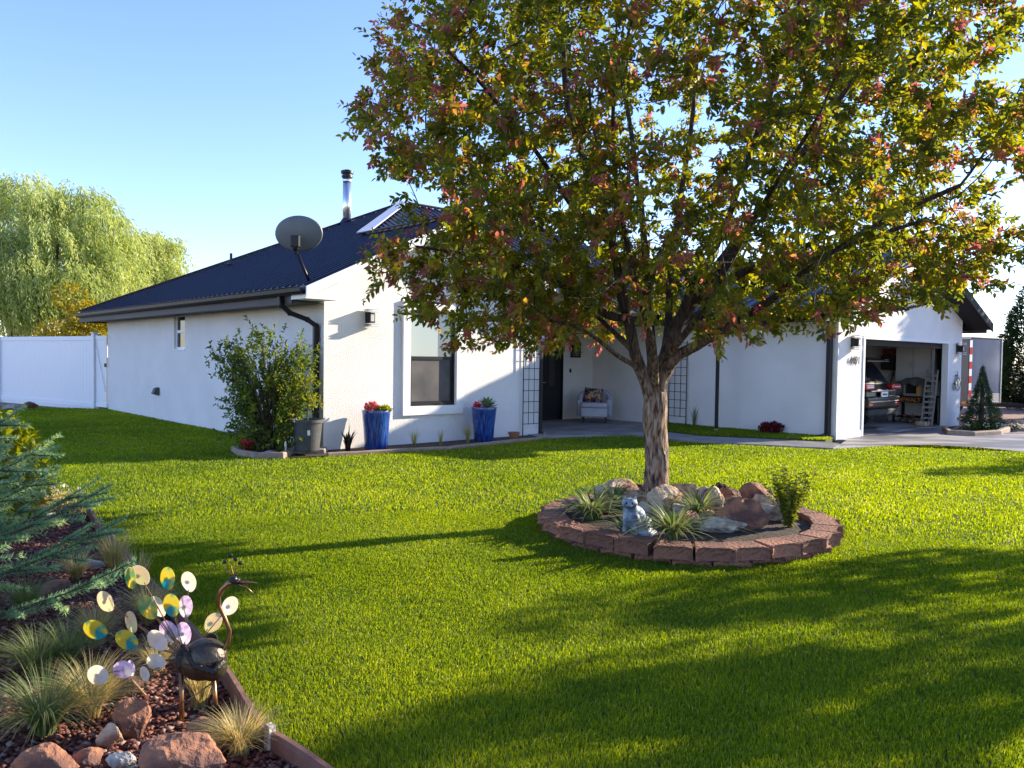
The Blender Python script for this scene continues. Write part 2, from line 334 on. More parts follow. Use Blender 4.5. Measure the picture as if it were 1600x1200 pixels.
def unit(v): return v/np.maximum(np.linalg.norm(v, axis=-1, keepdims=True), 1e-9)
def raw_mesh(name, V, F4, tint=None, tris=False):
    """V (N,3), F4 (M,k) index array of equal size faces"""
    me = bpy.data.meshes.new(name); k = F4.shape[1]
    me.vertices.add(len(V)); me.vertices.foreach_set('co', V.astype(np.float32).ravel())
    me.loops.add(F4.size); me.loops.foreach_set('vertex_index', F4.astype(np.int32).ravel())
    me.polygons.add(len(F4)); me.polygons.foreach_set('loop_start', (np.arange(len(F4))*k).astype(np.int32))
    me.update(calc_edges=True)
    if tint is not None:
        a = me.attributes.new('tint', 'FLOAT', 'POINT'); a.data.foreach_set('value', tint.astype(np.float32))
    return me
def leaves(name, Pn, D, N, L, Wd, tint, m, parent=None, fold=.25, droop=.12):
    """folded six point leaves; Pn base points"""
    n = len(Pn); D = unit(D); S = unit(np.cross(D, N)); N = np.cross(S, D); L = np.broadcast_to(L, (n,))[:, None]; Wd = np.broadcast_to(Wd, (n,))[:, None]
    B = Pn; T = Pn+D*L-N*L*droop
    L1 = Pn+D*L*.30+S*Wd*.46+N*Wd*fold; L2 = Pn+D*L*.68+S*Wd*.36+N*(Wd*fold*.8-L*droop*.4)
    R1 = Pn+D*L*.30-S*Wd*.46+N*Wd*fold; R2 = Pn+D*L*.68-S*Wd*.36+N*(Wd*fold*.8-L*droop*.4)
    V = np.stack([B, L1, L2, T, R2, R1], 1).reshape(-1, 3)
    i = (np.arange(n)*6)[:, None]
    Fc = np.concatenate([i+np.array([[0, 1, 2, 3]]), i+np.array([[0, 3, 4, 5]])], 0)
    me = raw_mesh(name, V, Fc, np.repeat(tint, 6))
    return link(name, me, m, parent)
def slivers(name, Pn, D, L, Wd, tint, m, parent=None, tipw=0.0):
    """thin single-triangle blades / needles"""
    n = len(Pn); D = unit(D); rv = unit(rng.normal(size=(n, 3))); S = unit(np.cross(D, rv)); L = np.broadcast_to(L, (n,))[:, None]; Wd = np.broadcast_to(Wd, (n,))[:, None]
    V = np.stack([Pn-S*Wd*.5, Pn+S*Wd*.5, Pn+D*L], 1).reshape(-1, 3)
    Fc = (np.arange(n)*3)[:, None]+np.array([[0, 1, 2]])
    return link(name, raw_mesh(name, V, Fc, np.repeat(tint, 3)), m, parent)
def arcblades(name, base, n, h, spread, wd, m, parent=None, lean=.6, tint=(0, 1), seg=4, hv=.4):
    """clump of arching blades, base (x,y,z) local"""
    base = np.array(base); az = rng.uniform(0, 2*np.pi, n); rr = rng.uniform(0, 1, n)**.6*spread
    p0 = base+np.stack([np.cos(az)*rr*.35, np.sin(az)*rr*.35, np.zeros(n)], 1)
    az2 = az+rng.normal(0, .35, n); out = np.stack([np.cos(az2), np.sin(az2), np.zeros(n)], 1)
    hh = h*rng.uniform(1-hv, 1, n); le = lean*rng.uniform(.25, 1, n)
    S = np.stack([-np.sin(az2), np.cos(az2), np.zeros(n)], 1); rows = []
    for k in range(seg+1):
        t = k/seg
        c = p0+out*(le*hh*(t**1.9)*1.1)[:, None]+np.array([0, 0, 1])*(hh*(t-.42*le*t*t*t))[:, None]
        ww = wd*(1-t**2.6)*.5+wd*.03
        rows += [c-S*ww, c+S*ww]
    V = np.stack(rows, 1).reshape(-1, 3); i = (np.arange(n)*2*(seg+1))[:, None]
    Fc = np.concatenate([i+np.array([[2*k, 2*k+1, 2*k+3, 2*k+2]]) for k in range(seg)], 0)
    tn = np.repeat(rng.uniform(tint[0], tint[1], n), 2*(seg+1))
    return link(name, raw_mesh(name, V, Fc, tn), m, parent)
def rock_mesh(name, size, seed, ang=12, sub=4, rough=.06):
    bm = bmesh.new(); bmesh.ops.create_icosphere(bm, subdivisions=sub, radius=1); rnd = random.Random(seed)
    planes = []
    for _ in range(ang):
        d = Vector((rnd.gauss(0, 1), rnd.gauss(0, 1), rnd.gauss(0, .8))).normalized(); planes.append((d, rnd.uniform(.58, .82)))
    off = Vector((rnd.uniform(0, 50), rnd.uniform(0, 50), 0))
    for v in bm.verts:
        for d, h in planes:
            k = v.co.dot(d)
            if k > h: v.co -= d*(k-h)*.99
        nn = mnoise.fractal(v.co*1.6+off, 1, 2, 5); v.co *= 1+nn*rough*1.6
        n2 = mnoise.fractal(v.co*5+off, .7, 2, 4); v.co *= 1+n2*rough*.9; v.co *= 1-.05*abs(mnoise.noise(v.co*3.1+off*2))
        v.co = Vector((v.co.x*size[0], v.co.y*size[1], v.co.z*size[2]))
    me = bpy.data.meshes.new(name); bm.to_mesh(me); bm.free()
    return me
def rock(p, size, seed, m, label, rz=0, tilt=0, sink=.25, cat='rock', group=None, name='rock', rough=.06, ang=12, sub=4):
    o = link(name, rock_mesh(name, size, seed, ang, sub, rough), m, smooth=False)
    o.location = (p[0], p[1], p[2]+size[2]*(1-sink)*.8); o.rotation_euler = (tilt, 0, rz)
    return tag(o, label, cat, group)

# ================================================================== THE GROUND
big = MB().add([(-160, -60, -.06), (160, -60, -.06), (160, 260, -.06), (-160, 260, -.06)], [(0, 1, 2, 3)]).build('ground', M['dirt']); tag(big, kind='structure')
def xy(v): return (v.x, v.y)
BEDLINE = [P(94, 790), P(112, 797), P(138, 806), P(160, 842), P(200, 885), P(262, 960), P(345, 1060), P(378, 1115), P(410, 1170), P(465, 1204), P(560, 1275), P(720, 1420)]
lawn_poly = [xy(v) for v in ([H(-.0, 12.3), H(-.02, 6), H(-.02, 1.6), P(368, 712), P(430, 718), P(505, 715), P(600, 709), P(700, 704), P(800, 693), P(848, 687), P(905, 684), P(985, 682), P(1060, 691), P(1180, 698), P(1300, 704),
            P(1320, 702), P(1390, 698), P(1454, 697), P(1530, 701), P(1600, 708)]+[Vector((13, 14.2, 0)), Vector((22, 13, 0)), Vector((22, -3, 0)), Vector((-1, -3, 0))]+BEDLINE[::-1]+[P(60, 770), P(0, 745), Vector((-13, 11, 0)), Vector((-20, 14, 0)), Vector((-20, 24.5, 0))])]
flat('lawn', lawn_poly, 0.0, M['lawnbase'])
bed_poly = [xy(v) for v in (BEDLINE+[Vector((-.5, -1, 0)), Vector((-8, -1, 0)), Vector((-13, 6, 0)), Vector((-13, 11, 0)), P(0, 745), P(60, 770)])]
flat('garden_bed', bed_poly, .012, M['mulch'])
flat('yard_soil', [xy(H(-.5, 12.3)), xy(H(-.5, -.8)), xy(H(6, -.8)), xy(H(12, -8)), xy(H(22, -8)), xy(H(22, 14)), xy(H(-.5, 14))], -.03, M['soil'])
flat('foundation_bed', [xy(H(-1.0, 1.3)), xy(P(362, 712)), xy(P(430, 717)), xy(P(505, 714)), xy(P(600, 708)), xy(P(700, 703)), xy(P(800, 692)), xy(P(850, 686)), xy(H(5.3, .3)), xy(H(0.1, .3)), xy(H(.1, 1.4))], .016, M['soil'])
# porch slab and walk
porch = [H(4.9, 1), P(842, 684), P(905, 683), P(985, 681), P(1060, 690), P(1180, 697), P(1302, 703), P(1312, 697), P(1290, 692.5), P(1100, 684), P(1005, 673), H(9.45, .2), H(9.45, 2.6), H(4.9, 2.6)]
slab('porch_floor', [xy(v) for v in porch], -.05, .034, M['porch'])
patch = [xy(v) for v in (P(1005, 673), P(1100, 684), P(1290, 692.5), H(9.36, -4.25), H(9.36, .1))]
slab('side_lawn', patch, -.05, .05, M['lawnbase'])
drive = [H(9.42, -4.2), H(9.42, -4.5), P(1302, 703), P(1320, 702), P(1390, 698), P(1454, 697), P(1530, 701), P(1600, 708), Vector((13, 14.2, 0)), Vector((24, 13, 0)), Vector((26, 19, 0)), P(1600, 679), P(1481, 672.5), H(15.6, -4.2)]
slab('driveway', [xy(v) for v in drive], -.05, .024, M['concrete'])
flat('gravel_yard', [xy(v) for v in (P(1481, 672.5), P(1600, 679), Vector((26, 19, 0)), Vector((45, 26, 0)), Vector((30, 60, 0)), Vector((14, 60, 0)), H(16.5, 5), H(16.4, -4.2))], -.012, M['redgravel'])

# ================================================================== HOUSE
hs = empty('house', (A0.x, A0.y, 0), TH, 'white stucco single storey house with dark navy ribbed metal hip roof and open garage', 'house')
wl = MB()
def wall_u(a0, a1, b0, b1, z0=0, z1=2.55): wl.box(a0, a1, b0, b1, z0, z1)
GF = -4.29
# left wall with small window
for q in ((.15, 6.35, 0, 2.55), (7.05, 12.3, 0, 2.55), (6.35, 7.05, 0, 1.70), (6.35, 7.05, 2.50, 2.55)): wall_u(0, .15, q[0], q[1], q[2], q[3])
# gable wall with window
for q in ((0, 1.72, 0, 2.55), (2.78, 5, 0, 2.55), (1.72, 2.78, 0, .70), (1.72, 2.78, 2.46, 2.55)): wall_u(q[0], q[1], 0, .15, q[2], q[3])
def gable(pts, b0, b1):
    n = len(pts); vs = [(a, b0, z) for a, z in pts]+[(a, b1, z) for a, z in pts]
    wl.add(vs, [tuple(range(n)), tuple(reversed(range(n, 2*n)))]+[(i, i+n, (i+1) % n+n, (i+1) % n) for i in range(n)])
gable([(0, 2.55), (5, 2.55), (5, 2.86), (2.5, 4.04), (0, 2.86)], 0, .15)
wall_u(4.85, 5, .15, 2.5)
for q in ((5, 7.35, 0, 2.55), (8.27, 9.39, 0, 2.55), (7.35, 8.27, 2.10, 2.55)): wall_u(q[0], q[1], 2.5, 2.65, q[2], q[3])
wall_u(9.39, 9.54, GF+.15, 2.65)
wall_u(9.39, 10.52, GF, GF+.15); wall_u(10.52, 15.4, GF, GF+.15, 2.2, 2.55); wall_u(15.4, 16.3, GF, GF+.15)
gable([(9.39, 2.55), (16.3, 2.55), (16.3, 2.84), (12.85, 4.22), (9.39, 2.84)], GF, GF+.15)
wall_u(16.15, 16.3, GF+.15, 12.3); wall_u(.15, 16.15, 12.15, 12.3); wall_u(9.54, 16.15, 2.5, 2.65)
wl.build('wall', M['stucco'], hs)
fm = MB(); fm.box(9.55, 16.14, GF+.02, 2.49, .0, .034); fm.build('garage_floor', M['concrete'], hs)
MB().box(9.54, 16.15, GF+.15, 2.5, 2.5, 2.54).build('garage_ceiling', M['cabinet'], hs)
# plinth break on the pillar
MB().box(9.375, 10.535, GF-.012, GF+.0, 0, .16).build('plinth', M['trim'], hs)
# ---- roof planes
SL = .475
zl = lambda a, b: 2.70+SL*(a+.6)
zgr = lambda a, b: 2.70+SL*(5.6-a)
zf = lambda a, b: 2.70+SL*(b+.1)
SG = .40; zgl = lambda a, b: 2.70+SG*(a-8.8); zgR = lambda a, b: 2.70+SG*(16.9-a)
zr = lambda a, b: 2.70+SL*(16.9-a)
zb = lambda a, b: 2.70+SL*(12.9-b)
planes = [([(-.6, -.5), (2.5, -.5), (2.5, 3.0), (5.9, 6.4), (-.6, 12.9)], zl, 'a'),
          ([(2.5, -.5), (5.6, -.5), (5.6, -.1), (2.5, 3.0)], zgr, 'a'),
          ([(5.6, -.1), (8.8, -.1), (12.85, 3.31), (16.9, -.1), (10.4, 6.4), (5.9, 6.4), (2.5, 3.0)], zf, 'b'),
          ([(8.8, -4.8), (12.85, -4.8), (12.85, 3.31), (8.8, -.1)], zgl, 'a'),
          ([(12.85, -4.8), (16.9, -4.8), (16.9, -.1), (12.85, 3.31)], zgR, 'a'),
          ([(16.9, -.1), (16.9, 12.9), (10.4, 6.4)], zr, 'a'),
          ([(-.6, 12.9), (5.9, 6.4), (10.4, 6.4), (16.9, 12.9)], zb, 'b')]
rf = MB()
for poly, zfn, ax in planes:
    n = len(poly)
    rf.add([(a, b, zfn(a, b)) for a, b in poly]+[(a, b, zfn(a, b)-.10) for a, b in poly], [tuple(range(n)), tuple(reversed(range(n, 2*n)))]+[(i, i+n, (i+1) % n+n, (i+1) % n) for i in range(n)])
    k = 1 if ax == 'a' else 0   # ribs spaced along coordinate k
    lo = min(p[k] for p in poly); hi = max(p[k] for p in poly); s = lo+.09
    while s < hi:
        xs = []
        for i in range(n):
            p, q = poly[i], poly[(i+1) % n]
            if (p[k] > s) != (q[k] > s):
                t = (s-p[k])/(q[k]-p[k]); xs.append(p[1-k]+t*(q[1-k]-p[1-k]))
        xs.sort()
        for x0, x1 in zip(xs[::2], xs[1::2]):
            if x1-x0 < .1: continue
            vs = []
            for x in (x0+.01, x1-.01):
                for ds, dz in ((-.028, .002), (-.011, .030), (.011, .030), (.028, .002)):
                    pt = [0, 0]; pt[k] = s+ds; pt[1-k] = x; c = [0, 0]; c[k] = s; c[1-k] = x
                    vs.append((pt[0], pt[1], zfn(c[0], c[1])+dz))
            rf.add(vs, [(0, 1, 5, 4), (1, 2, 6, 5), (2, 3, 7, 6), (0, 3, 2, 1), (4, 5, 6, 7)])
        s += .23
roof = rf.build('roof', M['roof'], hs, fix=False)
# ---- caps
def capline(p, q, wd, m, name='ridge_cap', h=.05):
    MB().bar((p[0], p[1], p[2]+h), (q[0], q[1], q[2]+h), wd, .035).build(name, m, roof, bevel=.01)
capline((2.62, 3.12, zl(2.62, 0)), (5.9, 6.4, zl(5.9, 0)), .26, M['cap'], 'hip_cap')  # sun reflection on the near hip put into a paler cap colour
capline((-.58, 12.88, zl(-.58, 0)), (5.9, 6.4, zl(5.9, 0)), .16, M['roof'], 'hip_cap')
capline((5.9, 6.4, zl(5.9, 0)), (10.4, 6.4, zl(5.9, 0)), .2, M['roof'])
capline((2.5, -.5, zl(2.5, 0)), (2.5, 2.95, zl(2.5, 0)), .2, M['roof'])
capline((12.85, -4.8, zgR(12.85, 0)), (12.85, 3.25, zgR(12.85, 0)), .2, M['roof'])
# ---- eaves: soffit, fascia, gutters, barge boards
so_ = MB(); so_.box(-.56, -.0, .0, 12.86, 2.47, 2.49); so_.box(.0, 16.86, 12.3, 12.86, 2.47, 2.49); so_.box(5.04, 8.84, -.06, 2.5, 2.47, 2.49); so_.box(8.84, 9.39, GF, 2.5, 2.46, 2.48); so_.box(16.3, 16.86, GF, 12.3, 2.47, 2.49)
so_.build('soffit', M['soffit'], hs)
fs = MB(); fs.box(-.585, -.56, -.0, 12.87, 2.44, 2.585); fs.box(-.56, 16.86, 12.86, 12.885, 2.44, 2.60); fs.box(5.62, 8.82, -.085, -.06, 2.44, 2.60); fs.box(8.815, 8.84, GF, -.10, 2.44, 2.60); fs.box(16.86, 16.885, GF-.4, 12.86, 2.44, 2.60)
fs.build('fascia', M['fascia'], hs)
def gutter(p, q):
    g = MB(); p = Vector(p); q = Vector(q); d = (q-p).normalized(); o = d.cross(Vector((0, 0, 1)))
    prof = [(0, .0), (.075, .0), (.10, .045), (.11, .105), (.118, .12), (.10, .125), (.095, .11), (.085, .05), (.065, .014), (.0, .014)]
    n = len(prof); vs = [p+o*x+Vector((0, 0, z)) for x, z in prof]+[q+o*x+Vector((0, 0, z)) for x, z in prof]
    g.add(vs, [(i, i+1, i+1+n, i+n) for i in range(n-1)]+[tuple(range(n)), tuple(reversed(range(n, 2*n)))])
    return g.build('gutter', M['black'], hs)
gutter((-.588, 12.88, 2.565), (-.588, -.49, 2.565))
gutter((5.62, -.09, 2.565), (8.8, -.09, 2.565)); gutter((8.81, -.12, 2.565), (8.81, -4.78, 2.565))
def barge(a0, z0, a1, z1, b, m, name='barge_board', hh=.20):
    vs = []
    for (a, z) in ((a0, z0), (a1, z1)):
        for bb in (b-.03, b): 
            for dz in (-hh, 0): vs.append((a, bb, z+dz))
    MB().add(vs, [(0, 2, 3, 1), (4, 5, 7, 6), (0, 1, 5, 4), (2, 6, 7, 3), (1, 3, 7, 5), (0, 4, 6, 2)]).build(name, m, hs, fix=True)
barge(-.60, 2.69, 2.5, 2.69+SL*3.1, -.505, M['trim'], hh=.17); barge(2.5, 2.69+SL*3.1, 5.6, 2.69, -.505, M['trim'], hh=.17)
barge(8.80, 2.69, 12.85, 2.69+SG*4.05, -4.805, M['trim'], hh=.22); barge(12.85, 2.69+SG*4.05, 16.9, 2.69, -4.805, M['blackmatte'], hh=.22)  # right rake's shaded underside put into a black board
def rakesoffit(a0, z0, a1, z1, b0, b1, m):
    MB().add([(a0, b0, z0), (a1, b0, z1), (a1, b1, z1), (a0, b1, z0), (a0, b0, z0+.02), (a1, b0, z1+.02), (a1, b1, z1+.02), (a0, b1, z0+.02)], [(0, 1, 2, 3), (7, 6, 5, 4), (0, 4, 5, 1), (3, 2, 6, 7), (0, 3, 7, 4), (1, 5, 6, 2)]).build('rake_soffit', m, hs)
rakesoffit(-.56, 2.52, 2.5, 2.52+SL*3.06, -.50, 0, M['trim']); rakesoffit(2.5, 2.52+SL*3.06, 5.56, 2.52, -.50, 0, M['trim'])
rakesoffit(8.84, 2.52, 12.85, 2.52+SG*4.01, -4.80, GF, M['trim']); rakesoffit(12.85, 2.52+SG*4.01, 16.86, 2.52, -4.80, GF, M['blackmatte'])  # right soffit coloured black for the shade beneath it
g = MB(); pr = [(-.60, 2.50), (-.02, 2.50), (-.02, 2.86), (-.60, 2.58)]
g.add([(a, -.50, z) for a, z in pr]+[(a, -.01, z-.0) for a, z in pr], [(0, 1, 2, 3), (7, 6, 5, 4), (0, 4, 5, 1), (1, 5, 6, 2), (3, 7, 4, 0)]); g.build('eave_return', M['trim'], hs, fix=True)
g = MB(); pr = [(8.80, 2.44), (9.37, 2.44), (9.37, 2.84), (8.80, 2.58)]
g.add([(a, -4.80, z) for a, z in pr]+[(a, GF+.0, z) for a, z in pr], [(0, 1, 2, 3), (7, 6, 5, 4), (0, 4, 5, 1), (1, 5, 6, 2), (3, 7, 4, 0)]); g.build('eave_return', M['trim'], hs, fix=True)
# ---- downspouts
def dspout(pts, wd=.085, name='downspout'):
    g = MB()
    for p, q in zip(pts[:-1], pts[1:]): g.bar(p, q, wd, wd*.75, up=(.01, 1, .02) if abs(Vector(q).z-Vector(p).z) > .3 else (0, 0, 1))
    for p in pts[1:-1]: g.ell(p, (wd*.52, wd*.52, wd*.5), 10, 8)
    return g.build(name, M['black'], hs, bevel=.012)
dspout([(-.64, .30, 2.56), (-.62, .30, 2.42), (-.48, .27, 2.30), (-.20, .2, 2.20), (-.07, .14, 2.10), (-.07, .14, .05)], .10)
dspout([(5.045, -.01, 2.5), (5.045, -.01, .05)], .07)
dspout([(9.30, GF+.14, 2.46), (9.30, GF+.14, .10), (9.10, GF+.24, .06)], .12)
# ---- small left window
wn = empty('window'); wn.parent = hs
f = MB(); y0, y1, z0, z1 = 6.352, 7.048, 1.702, 2.498; xx = (.05, .10)
for q in ((y0, y1, z0, z0+.05), (y0, y1, z1-.05, z1), (y0, y0+.05, z0+.05, z1-.05), (y1-.05, y1, z0+.05, z1-.05), (y0+.05, y1-.05, 2.08, 2.14)): f.box(xx[0], xx[1], *q)
f.build('frame', M['vinyl'], wn); f = MB(); f.box(.074, .08, y0+.05, y1-.05, 1.75, 2.08); f.box(.074, .08, y0+.05, y1-.05, 2.14, z1-.05); f.build('pane', M['glass'], wn)
f = MB()
for q in ((y0-.0, y1+.0, z0-.03, z0-.001),): f.box(-.02, .05, *q)
f.build('sill', M['trim'], wn)
# ---- gable window
wn = empty('window'); wn.parent = hs
a0, a1, z0, z1 = 1.722, 2.778, .702, 2.458
f = MB()
for q in ((a0, a1, z0, z0+.05), (a0, a1, z1-.05, z1), (a0, a0+.045, z0+.05, z1-.05), (a1-.045, a1, z0+.05, z1-.05)): f.box(q[0], q[1], .02, .09, q[2], q[3])
f.box(a0+.045, a1-.045, .03, .085, 1.555, 1.615); f.box(a0+.05, a0+.075, .035, .07, .75, 1.555); f.box(a1-.075, a1-.05, .035, .07, .75, 1.555); f.box(a0+.075, a1-.075, .035, .07, .752, .785)
f.build('frame', M['black'], wn)
MB().box(a0+.045, a1-.045, .058, .062, 1.615, z1-.05).build('pane', mat('clear_pane', (.35, .42, .42), .05, spec=.8), wn)
f = MB()
for i in range(28): f.box(a0+.05, a1-.05, .072, .078, 1.625+i*.028, 1.625+i*.028+.022)
f.build('blind', M['blind'], wn)
MB().box(a0+.075, a1-.075, .05, .054, .785, 1.555).build('insect_screen', M['screen'], wn)
f = MB(); a0, a1, z0, z1 = 1.56, 2.94, .54, 2.62
for q in ((a0, a1, z0, .70), (a0, a1, 2.46, z1), (a0, 1.72, .70, 2.46), (2.78, a1, .70, 2.46)): f.box(q[0], q[1], -.055, .0, q[2], q[3])
f.build('trim', M['trim'], wn)
# ---- entrance door
dr = empty('door'); dr.parent = hs
MB().box(7.40, 8.22, 2.53, 2.58, .035, 2.06).build('door_leaf', M['blackmatte'], dr)
f = MB(); f.box(7.352, 7.40, 2.49, 2.62, .035, 2.095); f.box(8.22, 8.268, 2.49, 2.62, .035, 2.095); f.box(7.40, 8.22, 2.49, 2.62, 2.06, 2.095); f.build('door_frame', M['black'], dr)
MB().box(7.78, 7.98, 2.522, 2.529, .9, 1.75).build('door_panel', M['fascia'], dr)
f = MB(); f.tube([(7.52, 2.53, 1.0), (7.52, 2.47, 1.0), (7.62, 2.465, 1.0)], .011, 8); f.ell((7.52, 2.52, 1.0), (.03, .012, .03)); f.build('handle', M['steel'], dr, smooth=True); MB().ell((7.52, 2.52, 1.12), (.028, .02, .028)).build('deadbolt', M['steel'], dr, smooth=True)
# ---- gate-side wall vent, roof pipes, flue
f = MB(); y = 8.13; z = .68
f.add([(-.0, y-.11, z-.10), (-.0, y+.11, z-.10), (-.0, y-.11, z+.10), (-.0, y+.11, z+.10), (-.15, y-.08, z-.06), (-.15, y+.08, z-.06), (-.09, y-.08, z+.08), (-.09, y+.08, z+.08)], [(0, 4, 5, 1), (2, 3, 7, 6), (0, 2, 6, 4), (1, 5, 7, 3), (4, 6, 7, 5), (0, 1, 3, 2)])
f.build('wall_vent', M['plasticpot'], hs, fix=True, bevel=.01)
ap = P(361, 400); 
def onroof(px, py):
    d = ray(px, py); o = Vector((0, 0, CAMZ))
    for k in range(1, 4000):
        p = o+d*(k*.01); q = p-A0; a = q.dot(U); b = q.dot(W)
        if -.6 < a < 6 and b > 0 and p.z < zl(a, b): return a, b
    return 2, 9
a, b = onroof(361, 415); z = zl(a, b)
f = MB(); f.tube([(a, b, z-.05), (a, b, z+.32)], .035, 12); f.lathe([(.12, .0), (.10, .04), (.05, .10), (.035, .14)], 16, (a, b, z+.02)); f.build('vent_pipe', M['fascia'], hs)
fl = empty('flue_pipe'); fl.parent = hs
a, b = 4.65, 8.45; z = zb(a, b) if zb(a, b) < zl(a, b) else zl(a, b)
# flue stands just past the hip line: find a spot whose projection is at x=542
best = None
for aa in np.arange(3.5, 6.4, .02):
    bb = 12.9-(aa+.6)+.18
    p = H(aa, bb, 4.5); X, Y = proj(p)
    if best is None or abs(X-542) < best[0]: best = (abs(X-542), aa, bb)
a, b = best[1], best[2]; z = zb(a, b)
yb = H(a, b).y; ztop = PY(542, 277, yb).z
MB().tube([(a, b, z-.1), (a, b, ztop-.02)], .115, 24).build('pipe', M['steel'], fl, smooth=True)
MB().lathe([(.115, .0), (.15, .02), (.15, .07), (.13, .08), (.13, .12), (.17, .13), (.17, .20), (.05, .24), (0, .24)], 24, (a, b, ztop-.03)).build('cap', M['black'], fl)
MB().lathe([(.124, .0), (.128, .01), (.128, .05), (.124, .06)], 24, (a, b, ztop-.13)).build('band', M['steel'], fl)
MB().lathe([(.24, -.08), (.22, .05), (.13, .18), (.118, .20)], 24, (a, b, z)).build('flashing', M['roof'], fl)
# ---- garage door frame & open door
f = MB(); f.box(10.522, 10.60, GF-.02, GF+.13, .03, 2.2); f.box(15.32, 15.398, GF-.02, GF+.13, .03, 2.2); f.box(10.60, 15.32, GF-.02, GF+.13, 2.13, 2.198)
f.build('garage_door_frame', M['trim'], hs)
f = MB(); f.box(10.7, 15.2, GF+.5, GF+2.9, 2.36, 2.40); f.build('overhead_door', M['white'], hs)
f = MB(); f.box(10.6, 15.32, GF+.14, GF+.24, 2.0, 2.14); f.build('dark_header_band', M['blackmatte'], hs)  # plain black band hanging under the header of the opening
f = MB(); f.bar((15.22, GF+.30, .03), (15.22, GF+.30, 2.2), .06, .03); f.bar((15.22, GF+.30, 2.2), (15.22, GF+3, 2.33), .06, .03); f.build('door_track', M['alu'], hs)
MB().box(15.42, 16.14, GF+.16, GF+.20, .03, 2.2).build('garage_door_jamb', M['black'], hs)
# ---- house number on pillar
me = text_mesh('4491', .24, .006)
o = link('house_number', me, M['black'], hs); ca = 10.10
o.matrix_local = Matrix.Translation((ca, GF-.03, PY(1330, 563.5, H(ca, GF).y).z)) @ Matrix.Rotation(math.pi/2, 4, 'X')
MB().bar((8.52, 2.48, 1.25), (8.52, 2.48, 1.35), .04, .03).build('doorbell', M['black'], hs)

# ---- slatted wall lanterns
def lantern(a, b, z, label, nrm='b'):
    t = empty('wall_lantern', H(a, b, z), TH, label, 'wall lamp', 'slatted wall lamps')
    MB().box(-.05, .05, -.03, .0, -.13, .13).build('back_plate', M['black'], t)
    MB().box(-.055, .055, -.16, -.05, -.085, .085).build('lamp_body', M['black'], t, bevel=.004)
    for z_ in (.105, .145, -.105, -.145): MB().box(-.10, .10, -.20, -.03, z_-.008, z_+.008).build('slat', M['cap'], t)
    MB().box(-.035, .035, -.165, -.16, -.06, .06).build('glass', M['cabinet'], t)
lantern(.84, 0, PY(573, 497, H(.84, 0).y).z, 'small black slatted wall lamp on the sunlit gable wall left of the window')
lantern(10.0, GF, PY(1338, 535, H(10., GF).y).z, 'black slatted wall lamp above the house number on the garage pillar')
lantern(15.95, GF, PY(1499, 545, H(15.9, GF).y).z, 'black slatted wall lamp right of the garage opening above the wire bicycle')

# ---- satellite dish
dp = H(-.45, -.15, 2.72); 
dt = empty('satellite_dish', dp, 0, 'grey oval satellite dish on a bent black mast at the roof corner', 'satellite dish')
top = PY(462, 378, dp.y)-dp; el = PY(478, 428, dp.y)-dp+Vector((0, .0, 0)); kn = PY(463, 398, dp.y)-dp
f = MB(); f.tube([(.12, 0, .0), tuple(kn+Vector((.03, 0, 0))), tuple(kn), tuple(top)], .024, 10); f.build('mast', M['black'], dt, smooth=True)
MB().box(.02, .22, -.10, .10, -.03, .02).build('foot_plate', M['black'], dt, bevel=.01)
f = MB(); f.box(-.07, .07, -.06, .06, -.09, .10, Matrix.Translation(top)); f.ell(top+Vector((0, 0, -.07)), (.06, .06, .09)); f.build('bracket', M['black'], dt, bevel=.015)
dc = PY(462, 363, dp.y)-dp+Vector((0, .16, 0))
f = MB(); prof = [(0, .0)]+[(r, .35*r*r) for r in (.08, .16, .24, .32, .37)]+[(.385, .058), (.38, .064), (.36, .052)]+[(r, .35*r*r+.008) for r in (.3, .2, .1)]+[(0, .008)]
f.lathe([(max(r, .0001), z) for r, z in prof], 40)
o = f.build('reflector', M['dish'], dt, smooth=True); o.location = dc; o.scale = (1.0, .76, 1.0)
o.rotation_euler = Euler((R(-78), R(-4), R(4)))
# feed arm beyond the dish
# ---- black pole beside walk
pp = P(1119, 677); ph = PY(1119, 466, pp.y).z
t = empty('metal_pole', pp, 0, 'tall thin black pole with white foot standing before the long white wall', 'pole')
MB().tube([(0, 0, 0), (0, 0, ph)], .042, 12).build('pole', M['black'], t)
MB().lathe([(.08, 0), (.07, .05), (.045, .10), (.0, .10)], 16).build('foot', M['palerock'], t)

# ---- trellises
def trellis(a, b, ht, wd, rz, label, rows, cols):
    t = empty('garden_trellis', H(a, b, .02), rz, label, 'trellis', 'black wall trellises')
    for i in range(cols+1): MB().tube([(wd*i/cols, 0, 0 if i in (0, cols) else .22), (wd*i/cols, 0, ht)], .011 if i in (0, cols) else .007, 6).build('upright', M['black'], t)
    for j in range(rows+1): MB().tube([(0, -.012, .24+(ht-.28)*j/rows), (wd, -.012, .24+(ht-.28)*j/rows)], .007, 6).build('crossbar', M['black'], t)
    return t
trellis(4.50, -.06, 2.1, .46, TH, 'black grid trellis on the white wall beside the dark front door', 8, 3)
trellis(9.33, -.08, 2.05, .52, TH-math.pi/2, 'black grid trellis on the long wall seen right of the tree trunk', 9, 3)
# ---- sign on porch wall
t = empty('wall_sign', H(8.70, 2.47, 0), TH, 'black lettered sign board on the porch wall above the armchair', 'sign')
z = PY(900, 548, H(8.7, 2.5).y).z
MB().box(-.19, .19, -.01, .0, z-.18, z+.2).build('board', M['blackmatte'], t)
f = MB()
for k in range(6):
    ww = (.15, .12, .16, .10, .15, .12)[k]
    f.box(-ww, ww, -.013, -.0105, z+.15-k*.055, z+.163-k*.055)
f.build('lettering', M['lathgrey'], t)

